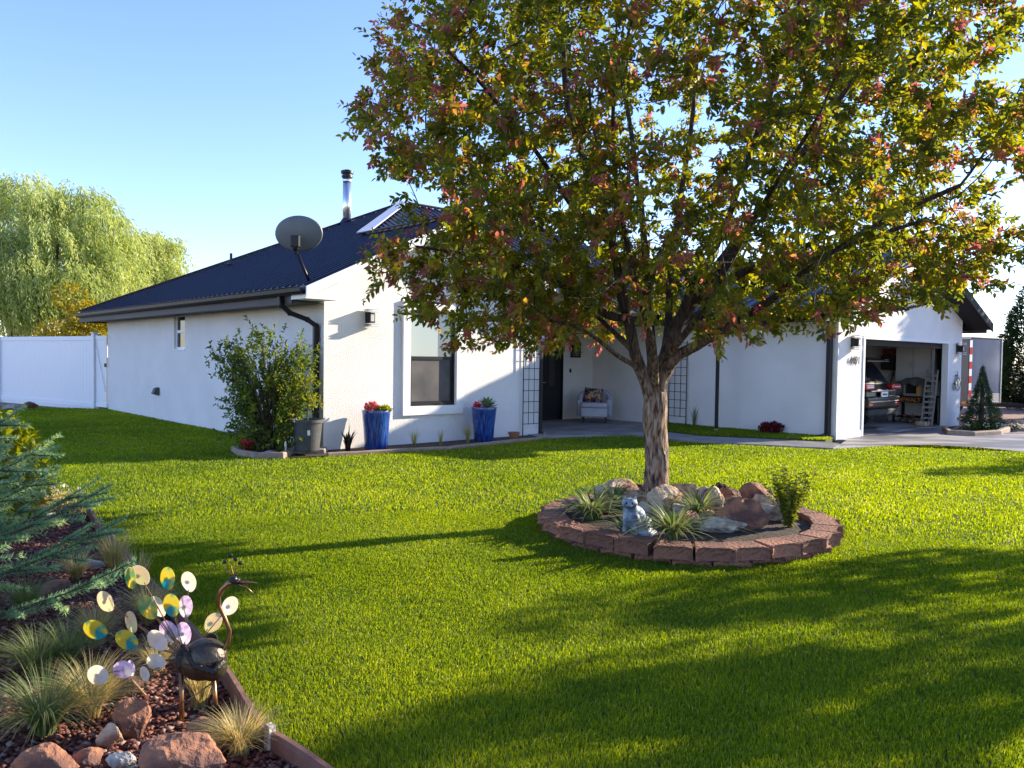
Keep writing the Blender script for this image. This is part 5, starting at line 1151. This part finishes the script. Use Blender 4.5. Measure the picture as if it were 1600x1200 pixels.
# evergreens at right
conifer('arborvitae', Vector((18.9, 29.2, 0)), 4.6, 1.25, 15000, 'dark green arborvitae at the right edge beside the trailer', L=.16, Wd=.06, power=.45, seed=2)
conifer('arborvitae', Vector((21.2, 30.0, 0)), 5.2, 1.3, 12000, 'taller arborvitae farthest right beyond the driveway', L=.16, Wd=.06, power=.45, seed=3)
jb = P(1533, 670)
conifer('juniper_shrub', jb, 1.62, .50, 7000, 'small pointed blue green juniper in the flower bed beside the driveway', 'juniper', 'shrub', .07, .018, 1.35, .03, 4, .30)
t = empty('pansies', jb+Vector((0, -.35, 0)), 0, 'low white and yellow flowers around the foot of the small juniper', 'flowers')
pp_ = cloud(420, (0, 0, .08), (.75, .25, .07)); leaves('foliage', pp_, rng.normal(size=(420, 3)), rng.normal(size=(420, 3)), .09, .05, rng.uniform(0, .7, 420), M['shrubleaf'], t)
n = 130; cl = rng.uniform(-.7, .7, 9); pp_ = np.stack([cl[rng.integers(0, 9, n)]+rng.normal(0, .04, n), rng.uniform(-.25, -.1, n), rng.uniform(.08, .17, n)], 1); leaves('petals', pp_, rng.normal(size=(n, 3)), rng.normal(size=(n, 3)), .05, .045, rng.uniform(0, 1, n), M['whiteflower'], t)
curb('garden_curb', [P(1476, 674), P(1484, 680.5), P(1520, 682.5), P(1560, 680), P(1574, 674), P(1568, 669)], M['curb'], 'low brown brick curb round the juniper flower bed', .12, .12)
# off-frame garden trees on the sun side
broadleaf('shade_tree', Vector((11.0, 7.45, 0)), .6, 4.2, .75, 5000, 'slim leafy tree on the near right side of the lawn beyond the photo edge', 'shrubleaf', .10, .06, 23, 12)
broadleaf('shade_tree', Vector((11.05, 8.98, 0)), .5, 4.9, 1.25, 11000, 'leafy tree standing on the right side of the lawn beyond the photo edge', 'shrubleaf', .10, .06, 21, 24)
broadleaf('shade_tree', Vector((14.6, 15.7, 0)), .5, 3.4, 1.0, 3500, 'small leafy tree beside the driveway beyond the photo edge', 'shrubleaf', .10, .06, 22, 14)
_c = H(12.6, -4.2)+Vector((SDIR.x, SDIR.y, 0)).normalized()*11.5+Vector((-.4258, .905, 0))*.75  # unseen blocker set on the sun line from the garage opening
conifer('arborvitae', Vector((_c.x, _c.y, 0)), 8.0, 1.75, 22000, 'unseen tall arborvitae added to keep direct sun out of the open garage', L=.2, Wd=.09, power=.5, seed=8)

# ================================================================== TRAILER
K = Vector((13.75, 24.0, 0)); K = PY(1513, 600, 24.0); K.z = 0
tz = math.radians(35); fx = Vector((math.cos(tz), math.sin(tz), 0)); sx_ = Vector((-math.sin(tz), math.cos(tz), 0))
t = empty('cargo_trailer', K, tz, 'grey enclosed cargo trailer with blue reflecting front parked behind the garage', 'trailer')
z0, z1 = .34, 2.42; g = MB(); g.box(0, 2.05, 0, 3.8, z0, z1); g.build('body', M['trailerside'], t, bevel=.02)
MB().box(.04, 2.01, -.012, .0, .72, z1-.04).build('front_panel', M['trailer'], t); MB().box(.0, 2.05, -.018, .0, z0+.02, .72).build('stone_guard', M['alu'], t)
g = MB(); g.box(-.012, .03, -.02, 3.82, z1-.04, z1+.03); g.box(2.02, 2.062, -.02, 3.82, z1-.04, z1+.03); g.box(.03, 2.02, -.02, 0.02, z1-.0, z1+.03); g.build('roof_trim', M['alu'], t)
MB().box(2.0, 2.06, -.03, .0, z0, z1-.04).build('corner_trim', M['alu'], t)
st_ = empty('reflective_tape'); st_.parent = t
for k in range(8):
    zz0 = .62+k*.215
    MB().box(-.016, .14, -.024, -.0185 if False else -.019, zz0, zz0+.212).build('red_strip' if k % 2 == 0 else 'white_strip', M['red'] if k % 2 == 0 else M['white'], st_)
g = MB(); g.bar((.5, -.02, .40), (1.0, -2.2, .42), .09, .1); g.bar((1.5, -.02, .40), (1.02, -2.2, .42), .09, .1); g.build('tongue', M['black'], t)
MB().box(.96, 1.08, -1.9, -1.8, -.0, .62).build('jack', M['black'], t); MB().box(-.03, -.013, .02, .16, .42, .50).build('marker_lamp', M['orange'], t)
for y in (1.4, 2.2):
    for x in (.12, 1.93): MB().lathe([(0, -.1), (.2, -.1), (.33, -.1), (.35, -.06), (.35, .06), (.33, .1), (0, .1)], 24).build('wheel', M['rubber'], t, (x, y, .35)).rotation_euler = (0, R(90), 0)
o = MB().box(-.3, .3, -.12, .12, 0, .18).build('timber_block', M['tanrock'], bevel=.01); tag(o, 'short tan timber block lying on the gravel at the right edge', 'block'); o.location = P(1597, 667)
# ================================================================== FENCE
fp = PY(148, 600, 22.9); fp.z = 0; fq = PY(0, 600, 26.2); fq.z = 0; fd = (fq-fp).normalized(); hp = H(-.02, 12.28)
fa = math.atan2(fd.y, fd.x)
t = empty('vinyl_fence', fp, fa, 'white vinyl privacy fence closing the yard at left', 'fence')
for k in range(2):
    s0 = k*5.8+.07; dz = -.12*k; g = MB(); ns = 32; w_ = 5.66/ns
    for j in range(ns): g.box(s0+j*w_+.004, s0+(j+1)*w_-.004, -.011+(.0006 if j % 2 else 0), .011, -.25+dz, 1.96+dz)
    g.build('panel', M['vinyl'], t); MB().box(s0, s0+5.66, -.028, .028, 1.94+dz, 2.07+dz).build('rail', M['vinyl'], t, bevel=.008); MB().box(s0, s0+5.66, -.028, .028, .02+dz, .16+dz).build('rail', M['vinyl'], t, bevel=.008)
for k in range(3):
    dz = -.12*max(0, k-.3); p_ = MB().box(k*5.8-.07, k*5.8+.07, -.07, .07, -.5, 2.14+dz).build('post', M['vinyl'], t, bevel=.008); MB().box(k*5.8-.085, k*5.8+.085, -.085, .085, 2.14+dz, 2.18+dz).build('post_cap', M['vinyl'], p_, bevel=.015)
ga = hp-fp; gz = math.atan2(ga.y, ga.x); t = empty('fence_gate', fp, gz, 'narrow white vinyl gate between the fence post and the house', 'gate')
gl = ga.length+.0; g = MB(); 
for j in range(5): g.box(.10+j*(gl-.12)/5, .10+(j+1)*(gl-.12)/5-.006, -.01, .01, .10, 2.0)
g.build('panel', M['vinyl'], t); MB().box(.085, gl, -.024, .024, 1.98, 2.08).build('rail', M['vinyl'], t); MB().box(.085, gl, -.024, .024, .06, .16).build('rail', M['vinyl'], t); MB().bar((.10, -.03, 1.9), (gl-.04, -.03, .5), .012, .01).build('brace', M['alu'], t); MB().box(gl-.08, gl, -.05, -.025, 1.2, 1.3).build('latch', M['black'], t)
rock(P(46, 639), (.26, .16, .15), 71, M['redrock'], 'dark reddish rock on the lawn edge before the white fence', rz=.3)
rock(P(20, 641), (.3, .2, .12), 72, M['palerock'], 'low grey rock at the left foot of the white fence', rz=.8)

# ================================================================== FOREGROUND BED
curb('landscape_edging', [p+Vector((0, 0, 0)) for p in BEDLINE[2:]], M['edging'], 'reddish brown edging board curving along the flower bed and lawn', .035, .10)
for (px, py, lab) in ((134, 806, 'pale wooden stake at the far end of the edging board'), (409, 1178, 'weathered wooden stake at the joint of the near edging boards'), (168, 852, 'small grey stake at the bend of the edging board')):
    o = MB().box(-.016, .016, -.02, .02, -.05, .125).build('wooden_stake', M['palerock'], bevel=.003); tag(o, lab, 'stake', 'stakes along the edging board'); o.location = P(px, py)+Vector((.035, -.01, 0)); o.rotation_euler = (0, 0, .8)
def chips(name, n, region, size, m, label):
    pts = []
    while len(pts) < n:
        q = region(4000); k = inpoly(q[:, 0], q[:, 1], bed_poly) & (q[:, 1] > .8); pts += list(q[k])
    p = np.array(pts[:n]); o8 = np.array([[1, 0, 0], [-1, 0, 0], [0, 1, 0], [0, -1, 0], [0, 0, 1], [0, 0, -1]], float)
    s_ = size*rng.uniform(.4, 1.3, n); V = o8[None]*rng.uniform(.5, 1.2, (n, 6, 1))+rng.normal(0, .15, (n, 6, 3)); q = rng.uniform(0, 6.28, n); c, s2 = np.cos(q), np.sin(q)
    V = np.stack([V[..., 0]*c[:, None]-V[..., 1]*s2[:, None], V[..., 0]*s2[:, None]+V[..., 1]*c[:, None], V[..., 2]*.6], -1)*s_[:, None, None]; V[..., 0] += p[:, 0][:, None]; V[..., 1] += p[:, 1][:, None]; V[..., 2] += .018+s_[:, None]*.3
    fc = np.array([[0, 2, 4], [2, 1, 4], [1, 3, 4], [3, 0, 4], [2, 0, 5], [1, 2, 5], [3, 1, 5], [0, 3, 5]]); Fc = ((np.arange(n)*6)[:, None, None]+fc[None]).reshape(-1, 3)
    return tag(link(name, raw_mesh(name, V.reshape(-1, 3), Fc, np.repeat(rng.uniform(0, 1, n), 6)), m), label, kind='stuff')
def region_bed(n):
    r = rng.uniform(2.6, 9.5, n)**1.0; a = rng.uniform(R(-42), R(-8), n); return np.stack([r*np.sin(a), r*np.cos(a)], 1)
chipm = leafmat('lava_chip', [(0, (.055, .020, .016)), (.5, (.15, .055, .038)), (.85, (.24, .11, .08)), (1, (.33, .25, .21))], 0.0, .9, .2)
chips('rock_mulch', 26000, region_bed, .017, chipm, 'loose red lava rock mulch covering the flower bed')
def FR(px, py, sz, seed, m, label, rz=0, tilt=0, **k): return rock(P(px, py, .015), sz, seed, M[m], label, rz, tilt, **k)
FR(203, 1158, (.085, .05, .125), 41, 'redrock', 'tall upright red brown slab behind the near tan stone', .3, .25, sink=.2)
FR(172, 1168, (.06, .04, .065), 42, 'tanrock', 'tan stone left of the upright red slab', .5)
FR(285, 1232, (.19, .12, .125), 43, 'redrock', 'big rusty sandstone boulder at the bottom edge of the photo', .15, ang=9)
FR(328, 1150, (.125, .07, .05), 44, 'redrock', 'flat red brown rock right of the sculpture leg', .1)
FR(190, 1204, (.065, .045, .045), 45, 'palerock', 'pale grey stone left of the big rusty boulder', -.2)
FR(75, 1212, (.13, .08, .075), 46, 'redrock', 'brown rock at the bottom left corner of the bed', .2)
FR(135, 1196, (.07, .05, .04), 47, 'redrock', 'small rusty rock between bottom left rock and pale stone', .7)
FR(196, 1088, (.09, .06, .075), 48, 'lava', 'dark rock half hidden by grass behind the upright slab', .2)
FR(140, 888, (.13, .09, .04), 49, 'palerock', 'flat grey stone in the mulch near the far edging', .3)
FR(108, 800, (.14, .09, .06), 50, 'redrock', 'reddish stone at the far corner of the flower bed', .3)
FR(80, 812, (.10, .07, .05), 51, 'palerock', 'pale pink stone in the far part of the bed', 1.3)
FR(88, 930, (.14, .10, .06), 52, 'redrock', 'red stone in the shade of the spruce branches', 1.0)
FR(166, 975, (.13, .07, .07), 53, 'redrock', 'dark red rock behind the sculpture feathers', .5)
for (px, py, h, n, lab, m_, le, wd) in ((178, 905, .34, 170, 'tall yellow green grass clump by the bend of the edging', 'straw', .5, .005), (150, 1010, .24, 260, 'broad fine fescue clump behind the lower left feathers', 'straw', 1.0, .003), (105, 1045, .24, 260, 'grey green fescue clump left of the feathers', 'strap', 1.1, .003), (232, 975, .26, 260, 'golden fine grass clump behind the sculpture tail', 'straw', .9, .003), (245, 1050, .18, 180, 'dry golden grass clump below the sculpture tail', 'straw', .9, .003), (142, 1120, .26, 300, 'straw coloured grass clump left of the upright slab', 'straw', 1.2, .003), (70, 1150, .30, 320, 'large arching grey grass clump in the bottom left corner', 'strap', 1.3, .003), (375, 1180, .19, 320, 'spiky yellow green grass clump by the near edging stake', 'straw', 1.0, .003), (312, 1105, .18, 140, 'upright green grass blades between the sculpture legs', 'straw', .35, .004), (120, 905, .2, 160, 'low dry grass clump in the middle of the mulch', 'straw', 1.0, .004), (215, 925, .26, 130, 'thin green grass clump beside the top feathers', 'straw', .4, .005), (60, 1060, .26, 260, 'shaded fescue clump under the spruce', 'strap', 1.1, .003), (40, 960, .24, 220, 'dull fescue clump near the left photo edge', 'strap', 1.1, .003)):
    o = arcblades('grass_tuft', (0, 0, 0), int(n*1.9), h*1.25, .10, wd*1.1, M[m_], None, le, (.3, 1) if m_ == 'straw' else (.35, 1), 5, .55); o.location = P(px, py, .015); tag(o, lab, 'grass tuft', 'fescue tufts in the flower bed')
# lime shrub at far left
lb = Vector((-4.75, 7.0, 0))
shrub('lime_shrub', lb, 'yellow green broad leaved shrub at the left photo edge', [(-110, 700), (-80, 650), (-20, 638), (30, 648), (66, 672), (78, 700), (70, 745), (45, 790), (-20, 820), (-100, 800)], .5, 70, 4200, .085, .055, M['limeleaf'], seed=8, per=8, shoot=.16)
t = empty('bed_perennial', P(60, 800, .015), 0, 'pale pink flowers and stalks at the foot of the lime shrub', 'flowers')
pp_ = cloud(500, (0, 0, .1), (.5, .3, .12)); leaves('foliage', pp_, rng.normal(size=(500, 3))+np.array([0, 0, .6]), rng.normal(size=(500, 3)), .07, .02, rng.uniform(.2, 1, 500), M['straw'], t); pp_ = cloud(50, (.05, -.1, .25), (.4, .2, .06)); leaves('petals', pp_, rng.normal(size=(50, 3)), rng.normal(size=(50, 3)), .04, .04, rng.uniform(0, 1, 50), M['whiteflower'], t)
# ---- spruce
def spruce(base, label, H_=1.9, seed=4):
    r_ = np.random.default_rng(seed); t = empty('blue_spruce', base, 0, label, 'tree'); g = MB(); g.tube([(0, 0, -.1), (0, 0, H_)], [.05, .01], 8)
    Pa = []; Da = []; Ta = []
    nb = 96
    for k in range(nb):
        f = k/nb; z = .12+f*(H_-.25); bl = (1.45*(1-f)**.75+.12)*r_.uniform(.8, 1.08); az = k*2.39996+r_.normal(0, .15)
        d = np.array([math.cos(az), math.sin(az), 0]); up = .30+.2*f
        pts = [np.array([0, 0, z])+d*bl*s_+np.array([0, 0, 1])*(bl*(up*s_*s_-.06*s_)) for s_ in np.linspace(0, 1, 7)]; g.tube([Vector(p) for p in pts], [.014, .012, .010, .008, .006, .004, .003], 5, False)
        tw = []
        for s_ in np.arange(.25, 1.0, .13):
            for sg in (-1, 1):
                i = min(5, int(s_*6)); o_ = pts[i]+(pts[i+1]-pts[i])*(s_*6-i); sd = np.array([-d[1], d[0], 0])*sg; dd = unit(d*.85+sd*.75+np.array([0, 0, r_.uniform(-.05, .25)])); ln = (.10+.28*(1-abs(s_-.45)))*min(1, bl)*r_.uniform(.7, 1.1); tw.append((o_, dd, ln))
        tw.append((pts[5], unit(pts[6]-pts[5]), bl/6+.10)); tw.append((pts[3], unit(pts[5]-pts[3]), bl*.45))
        for o_, dd, ln in tw:
            n = int(ln*620); s_ = r_.uniform(.0, 1, n); p = o_+dd*(s_*ln)[:, None]; g.tube([Vector(o_), Vector(o_+dd*ln)], [.004, .0015], 4, False)
            rv = unit(r_.normal(size=(n, 3))+np.array([0, 0, .35])); rv = unit(rv-(rv@dd)[:, None]*dd); Pa.append(p); Da.append(rv*1.05+dd*.62); Ta.append(np.clip(.25+.55*s_*r_.uniform(.6, 1.2)+r_.normal(0, .08, n)+(.25 if r_.random() < .2 else 0), 0, 1))
    g.build('trunk', M['twig'], t); Pa = np.concatenate(Pa); n = len(Pa); slivers('foliage', Pa, np.concatenate(Da), r_.uniform(.024, .036, n), .0068, np.concatenate(Ta), M['spruce'], t); return t
spruce(Vector((-3.62, 4.05, 0)), 'young blue spruce reaching into the photo from the left edge', 1.75)

# ================================================================== PEACOCK SCULPTURE
pb = P(287, 1137, 0); YP = pb.y+.03
t = empty('peacock_sculpture', Vector((pb.x, YP, 0)), 0, 'bronze metal peacock garden sculpture with coloured glass tail discs in the flower bed', 'garden sculpture'); PO = Vector((pb.x, YP, 0))
def L3(px, py, dy=0): return PY(px, py, YP+dy)-PO
g = MB(); c = L3(318, 1030, .0); g.ell(c, (.103, .085, .088), 24, 16, Matrix.Rotation(R(-18), 3, 'Y')); g.ell(L3(333, 1042), (.06, .06, .06)); remesh(g, 'body', M['bronze'], t, .006)
g = MB(); g.ell(L3(289, 1030, -.0), (.034, .060, .060), 18, 12); o = g.build('tail_hub', M['bronzedark'], t, smooth=True)
g = MB(); g.tube([L3(285, 1008, -.05), L3(305, 1040, -.075), L3(335, 1050, -.08), L3(352, 1030, -.05)], [.012, .016, .018, .012], 10); g.build('wing', M['bronzedark'], t, smooth=True)
nk = [L3(328, 1032, -.02), L3(345, 1022), L3(357, 1003), L3(359, 985), L3(351, 965), L3(343, 948), L3(341, 934), L3(347, 921), L3(357, 912), L3(366, 908)]
MB().tube(nk, [.016, .011, .0095, .009, .009, .0085, .009, .011, .014, .015], 12).build('neck', M['copper'], t, smooth=True)
g = MB(); g.ell(L3(367, 907), (.026, .019, .018), 14, 10, Matrix.Rotation(R(8), 3, 'Y')); hd = g.build('head', M['bronzedark'], t, smooth=True)
g = MB(); g.tube([L3(372, 909), L3(387, 909.5), L3(402, 911)], [.011, .007, .001], 8); g.build('upper_beak', M['copper'], hd, smooth=True)
g = MB(); g.tube([L3(371, 912), L3(384, 917), L3(399, 930)], [.008, .005, .001], 8); g.build('lower_beak', M['copper'], hd, smooth=True)
MB().ell(L3(369, 904, -.019), (.004, .003, .004)).build('eye', M['white'], hd)
for (x, y) in ((351, 878), (360, 868), (368, 874), (375, 880)):
    q = L3(x, y); g = MB(); g.tube([L3(365, 900), L3(x+1, (y+900)/2), q], .0018, 5); o = g.build('crest_wire', M['copper'], hd); MB().ell(q, (.010, .005, .009)).build('crest_bead', M['bronzedark'], hd)
for (x0, y0, x1, y1, dy) in ((283, 1048, 287, 1140, -.02), (333, 1055, 333, 1118, .05)):
    p0 = L3(x0, y0, dy); p1 = Vector((L3(x1, y1).x, dy, .0)); MB().tube([p0, p1+Vector((0, 0, -.03))], .0105, 10).build('leg', M['copper'], t, smooth=True)
MB().tube([L3(293, 1095, -.02), L3(330, 1068, .05)], .003, 5).build('leg_brace', M['copper'], t)
def disc_mesh(rw, rh):
    bm = bmesh.new(); N_ = 22; rings_ = []
    for s_ in (1, -1):
        c_ = bm.verts.new((0, -.002+.0009*s_, 0)); prev = None
        for k in (.5, .85, 1.0):
            row = []
            for i in range(N_):
                a_ = 2*math.pi*i/N_; x = math.cos(a_)*rw*(1-.20*max(0, -math.sin(a_))**1.5)*k; z = math.sin(a_)*rh*k; row.append(bm.verts.new((x, -.002+.002*k*k+(.0009*s_), z)))
            for i in range(N_):
                j = (i+1) % N_
                if prev is None: f_ = (c_, row[i], row[j])
                else: f_ = (prev[i], row[i], row[j], prev[j])
                bm.faces.new(f_ if s_ < 0 else tuple(reversed(f_)))
            prev = row
        rings_.append(prev)
    for i in range(N_): bm.faces.new((rings_[0][i], rings_[0][(i+1) % N_], rings_[1][(i+1) % N_], rings_[1][i]))
    me = bpy.data.meshes.new('disc'); bm.to_mesh(me); bm.free(); return me
hub = L3(290, 1024)
for i, (px, py, c_, tw, sc, dy) in enumerate(((204, 903, 1, 0, 1, .05), (219, 899, 4, 20, 1, .08), (262, 904, 0, -5, 1, .08), (295, 909, 2, 5, .95, .10), (165, 940, 4, 0, 1.05, .02), (205, 972, 4, 0, 1.05, .0), (149, 984, 0, 0, 1.1, -.03), (198, 1000, 0, 0, 1.1, -.04), (231, 949, 1, 0, 1.15, .02), (246, 948, 2, 10, 1.0, .06), (268, 946, 0, 25, 1, .03), (290, 948, 3, 0, .95, .06), (359, 947, 2, 0, .95, .12), (333, 973, 4, 0, .95, .11), (264, 987, 3, 20, 1.05, .03), (287, 990, 3, -10, 1.0, .01), (246, 1001, 2, 0, 1.05, -.03), (153, 1055, 2, 0, 1.15, -.05), (193, 1046, 3, 30, 1.0, -.04), (205, 1044, 3, -30, .9, -.02), (226, 1053, 2, -25, .85, -.07), (244, 1034, 2, 20, .95, -.04))):
    q = L3(px, py, dy); d = q-hub; ang = math.atan2(d.x, d.z)
    ft = empty('tail_feather', q); ft.parent = t; ft.rotation_euler = Euler((R(random.uniform(-14, 10)), ang, R(tw*.6-17+random.uniform(-10, 10))), 'XYZ')
    o = link('disc', disc_mesh(.038*sc, .051*sc), DM[c_], ft); MB().lathe([(0, -.008), (.0085, -.008), (.009, -.0065), (.009, -.003)], 14).build('eye_spot', M['bronze'], ft).rotation_euler = (R(90), 0, 0)
    tip = q-d.normalized()*.036*sc; s_ = MB(); s_.tube([hub+(tip-hub)*.02, hub.lerp(tip, .5)+Vector((0, 0, -.006)), tip], [.0030, .0022, .002], 6); s_.build('feather_stem', M['copper'], t)
q = L3(330, 998, .07); MB().lathe([(0, 0), (.022, .004), (.026, .012), (.024, .014), (0, .006)], 20).build('dark_disc', M['blackmatte'], t, q).rotation_euler = (R(80), 0, .4)
# leaning stick
o = MB().tube([P(232, 1092, .0)+Vector((0, 0, 0)), P(205, 1062, .12)], .006, 6).build('wooden_stick', M['wood']); tag(o, 'thin brown stick leaning in the mulch below the left feathers', 'stick')

# ================================================================== LAWN GRASS
ringpoly = [(RC.x+1.32*math.cos(q*.2), RC.y+1.25*math.sin(q*.2)) for q in range(32)]
def grass(name, n, rmin, rmax, dens_pow, wbase, h0, poly, z, amin=-40, amax=40, label=''):
    xs = []; tot = 0
    while tot < n:
        k = 200000; u = rng.uniform(0, 1, k); e = 2-dens_pow; r = ((rmax**e-rmin**e)*u+rmin**e)**(1/e); a = rng.uniform(R(amin), R(amax), k)
        q = np.stack([r*np.sin(a), r*np.cos(a)], 1); m_ = inpoly(q[:, 0], q[:, 1], poly) & ~inpoly(q[:, 0], q[:, 1], ringpoly); q = q[m_]; xs.append(q); tot += len(q)
        if tot == 0: break
    p = np.concatenate(xs)[:n]; n = len(p); dist = np.hypot(p[:, 0], p[:, 1])
    pat = (np.sin(p[:, 0]*2.1+np.sin(p[:, 1]*1.3)*1.5)*np.sin(p[:, 1]*1.7+np.sin(p[:, 0]*.9)*2)+.6*np.sin(p[:, 0]*6.3+p[:, 1]*2.2)*np.sin(p[:, 1]*7.1-p[:, 0]*1.4))/1.6
    h = h0*rng.uniform(.55, 1.15, n)*(1+.22*pat); az = rng.uniform(0, 2*np.pi, n); wd = wbase*(dist/3.2)**.75*rng.uniform(.7, 1.3, n); lean = rng.uniform(.05, .75, n)
    lx = np.cos(az)*lean+.12*np.sin(p[:, 0]*3.1+p[:, 1]*2); ly = np.sin(az)*lean+.12*np.cos(p[:, 1]*2.7); fa_ = rng.uniform(0, np.pi, n); sx, sy = np.cos(fa_)*wd*.5, np.sin(fa_)*wd*.5; z0_ = np.full(n, z-.004)
    V = np.stack([np.stack([p[:, 0]-sx, p[:, 1]-sy, z0_], 1), np.stack([p[:, 0]+sx, p[:, 1]+sy, z0_], 1), np.stack([p[:, 0]+sx*.8+lx*h*.35, p[:, 1]+sy*.8+ly*h*.35, z+h*.6], 1), np.stack([p[:, 0]-sx*.8+lx*h*.35, p[:, 1]-sy*.8+ly*h*.35, z+h*.6], 1), np.stack([p[:, 0]+lx*h, p[:, 1]+ly*h, z+h*(1-.25*lean)], 1)], 1).reshape(-1, 3)
    i = (np.arange(n)*5)[:, None]; fq_ = np.concatenate([i+np.array([[0, 1, 2]]), i+np.array([[0, 2, 3]]), i+np.array([[3, 2, 4]])], 0)
    big_ = np.sin(p[:, 0]*.55+1.3*np.sin(p[:, 1]*.42))*np.sin(p[:, 1]*.63+np.sin(p[:, 0]*.38)*1.7); ti = np.clip(rng.beta(2, 3, n)*.9+.13*pat+.11*big_+(rng.random(n) < .03)*.5, 0, 1)
    return tag(link(name, raw_mesh(name, V, fq_, np.repeat(ti, 5)), M['grass']), label, 'grass' if False else None, kind='stuff')
# keep blades clear of the walls
grass('lawn_grass', 520000, 2.7, 8.2, .9, .0031, .031, lawn_poly, 0, label='mown green lawn grass around the tree ring')
grass('lawn_grass', 340000, 8.2, 27, .9, .0044, .036, lawn_poly, 0, label='mown green lawn grass in front of the house')
grass('side_grass', 20000, 14, 22, 1, .0046, .05, patch, .05, label='shaded grass strip along the long white wall')
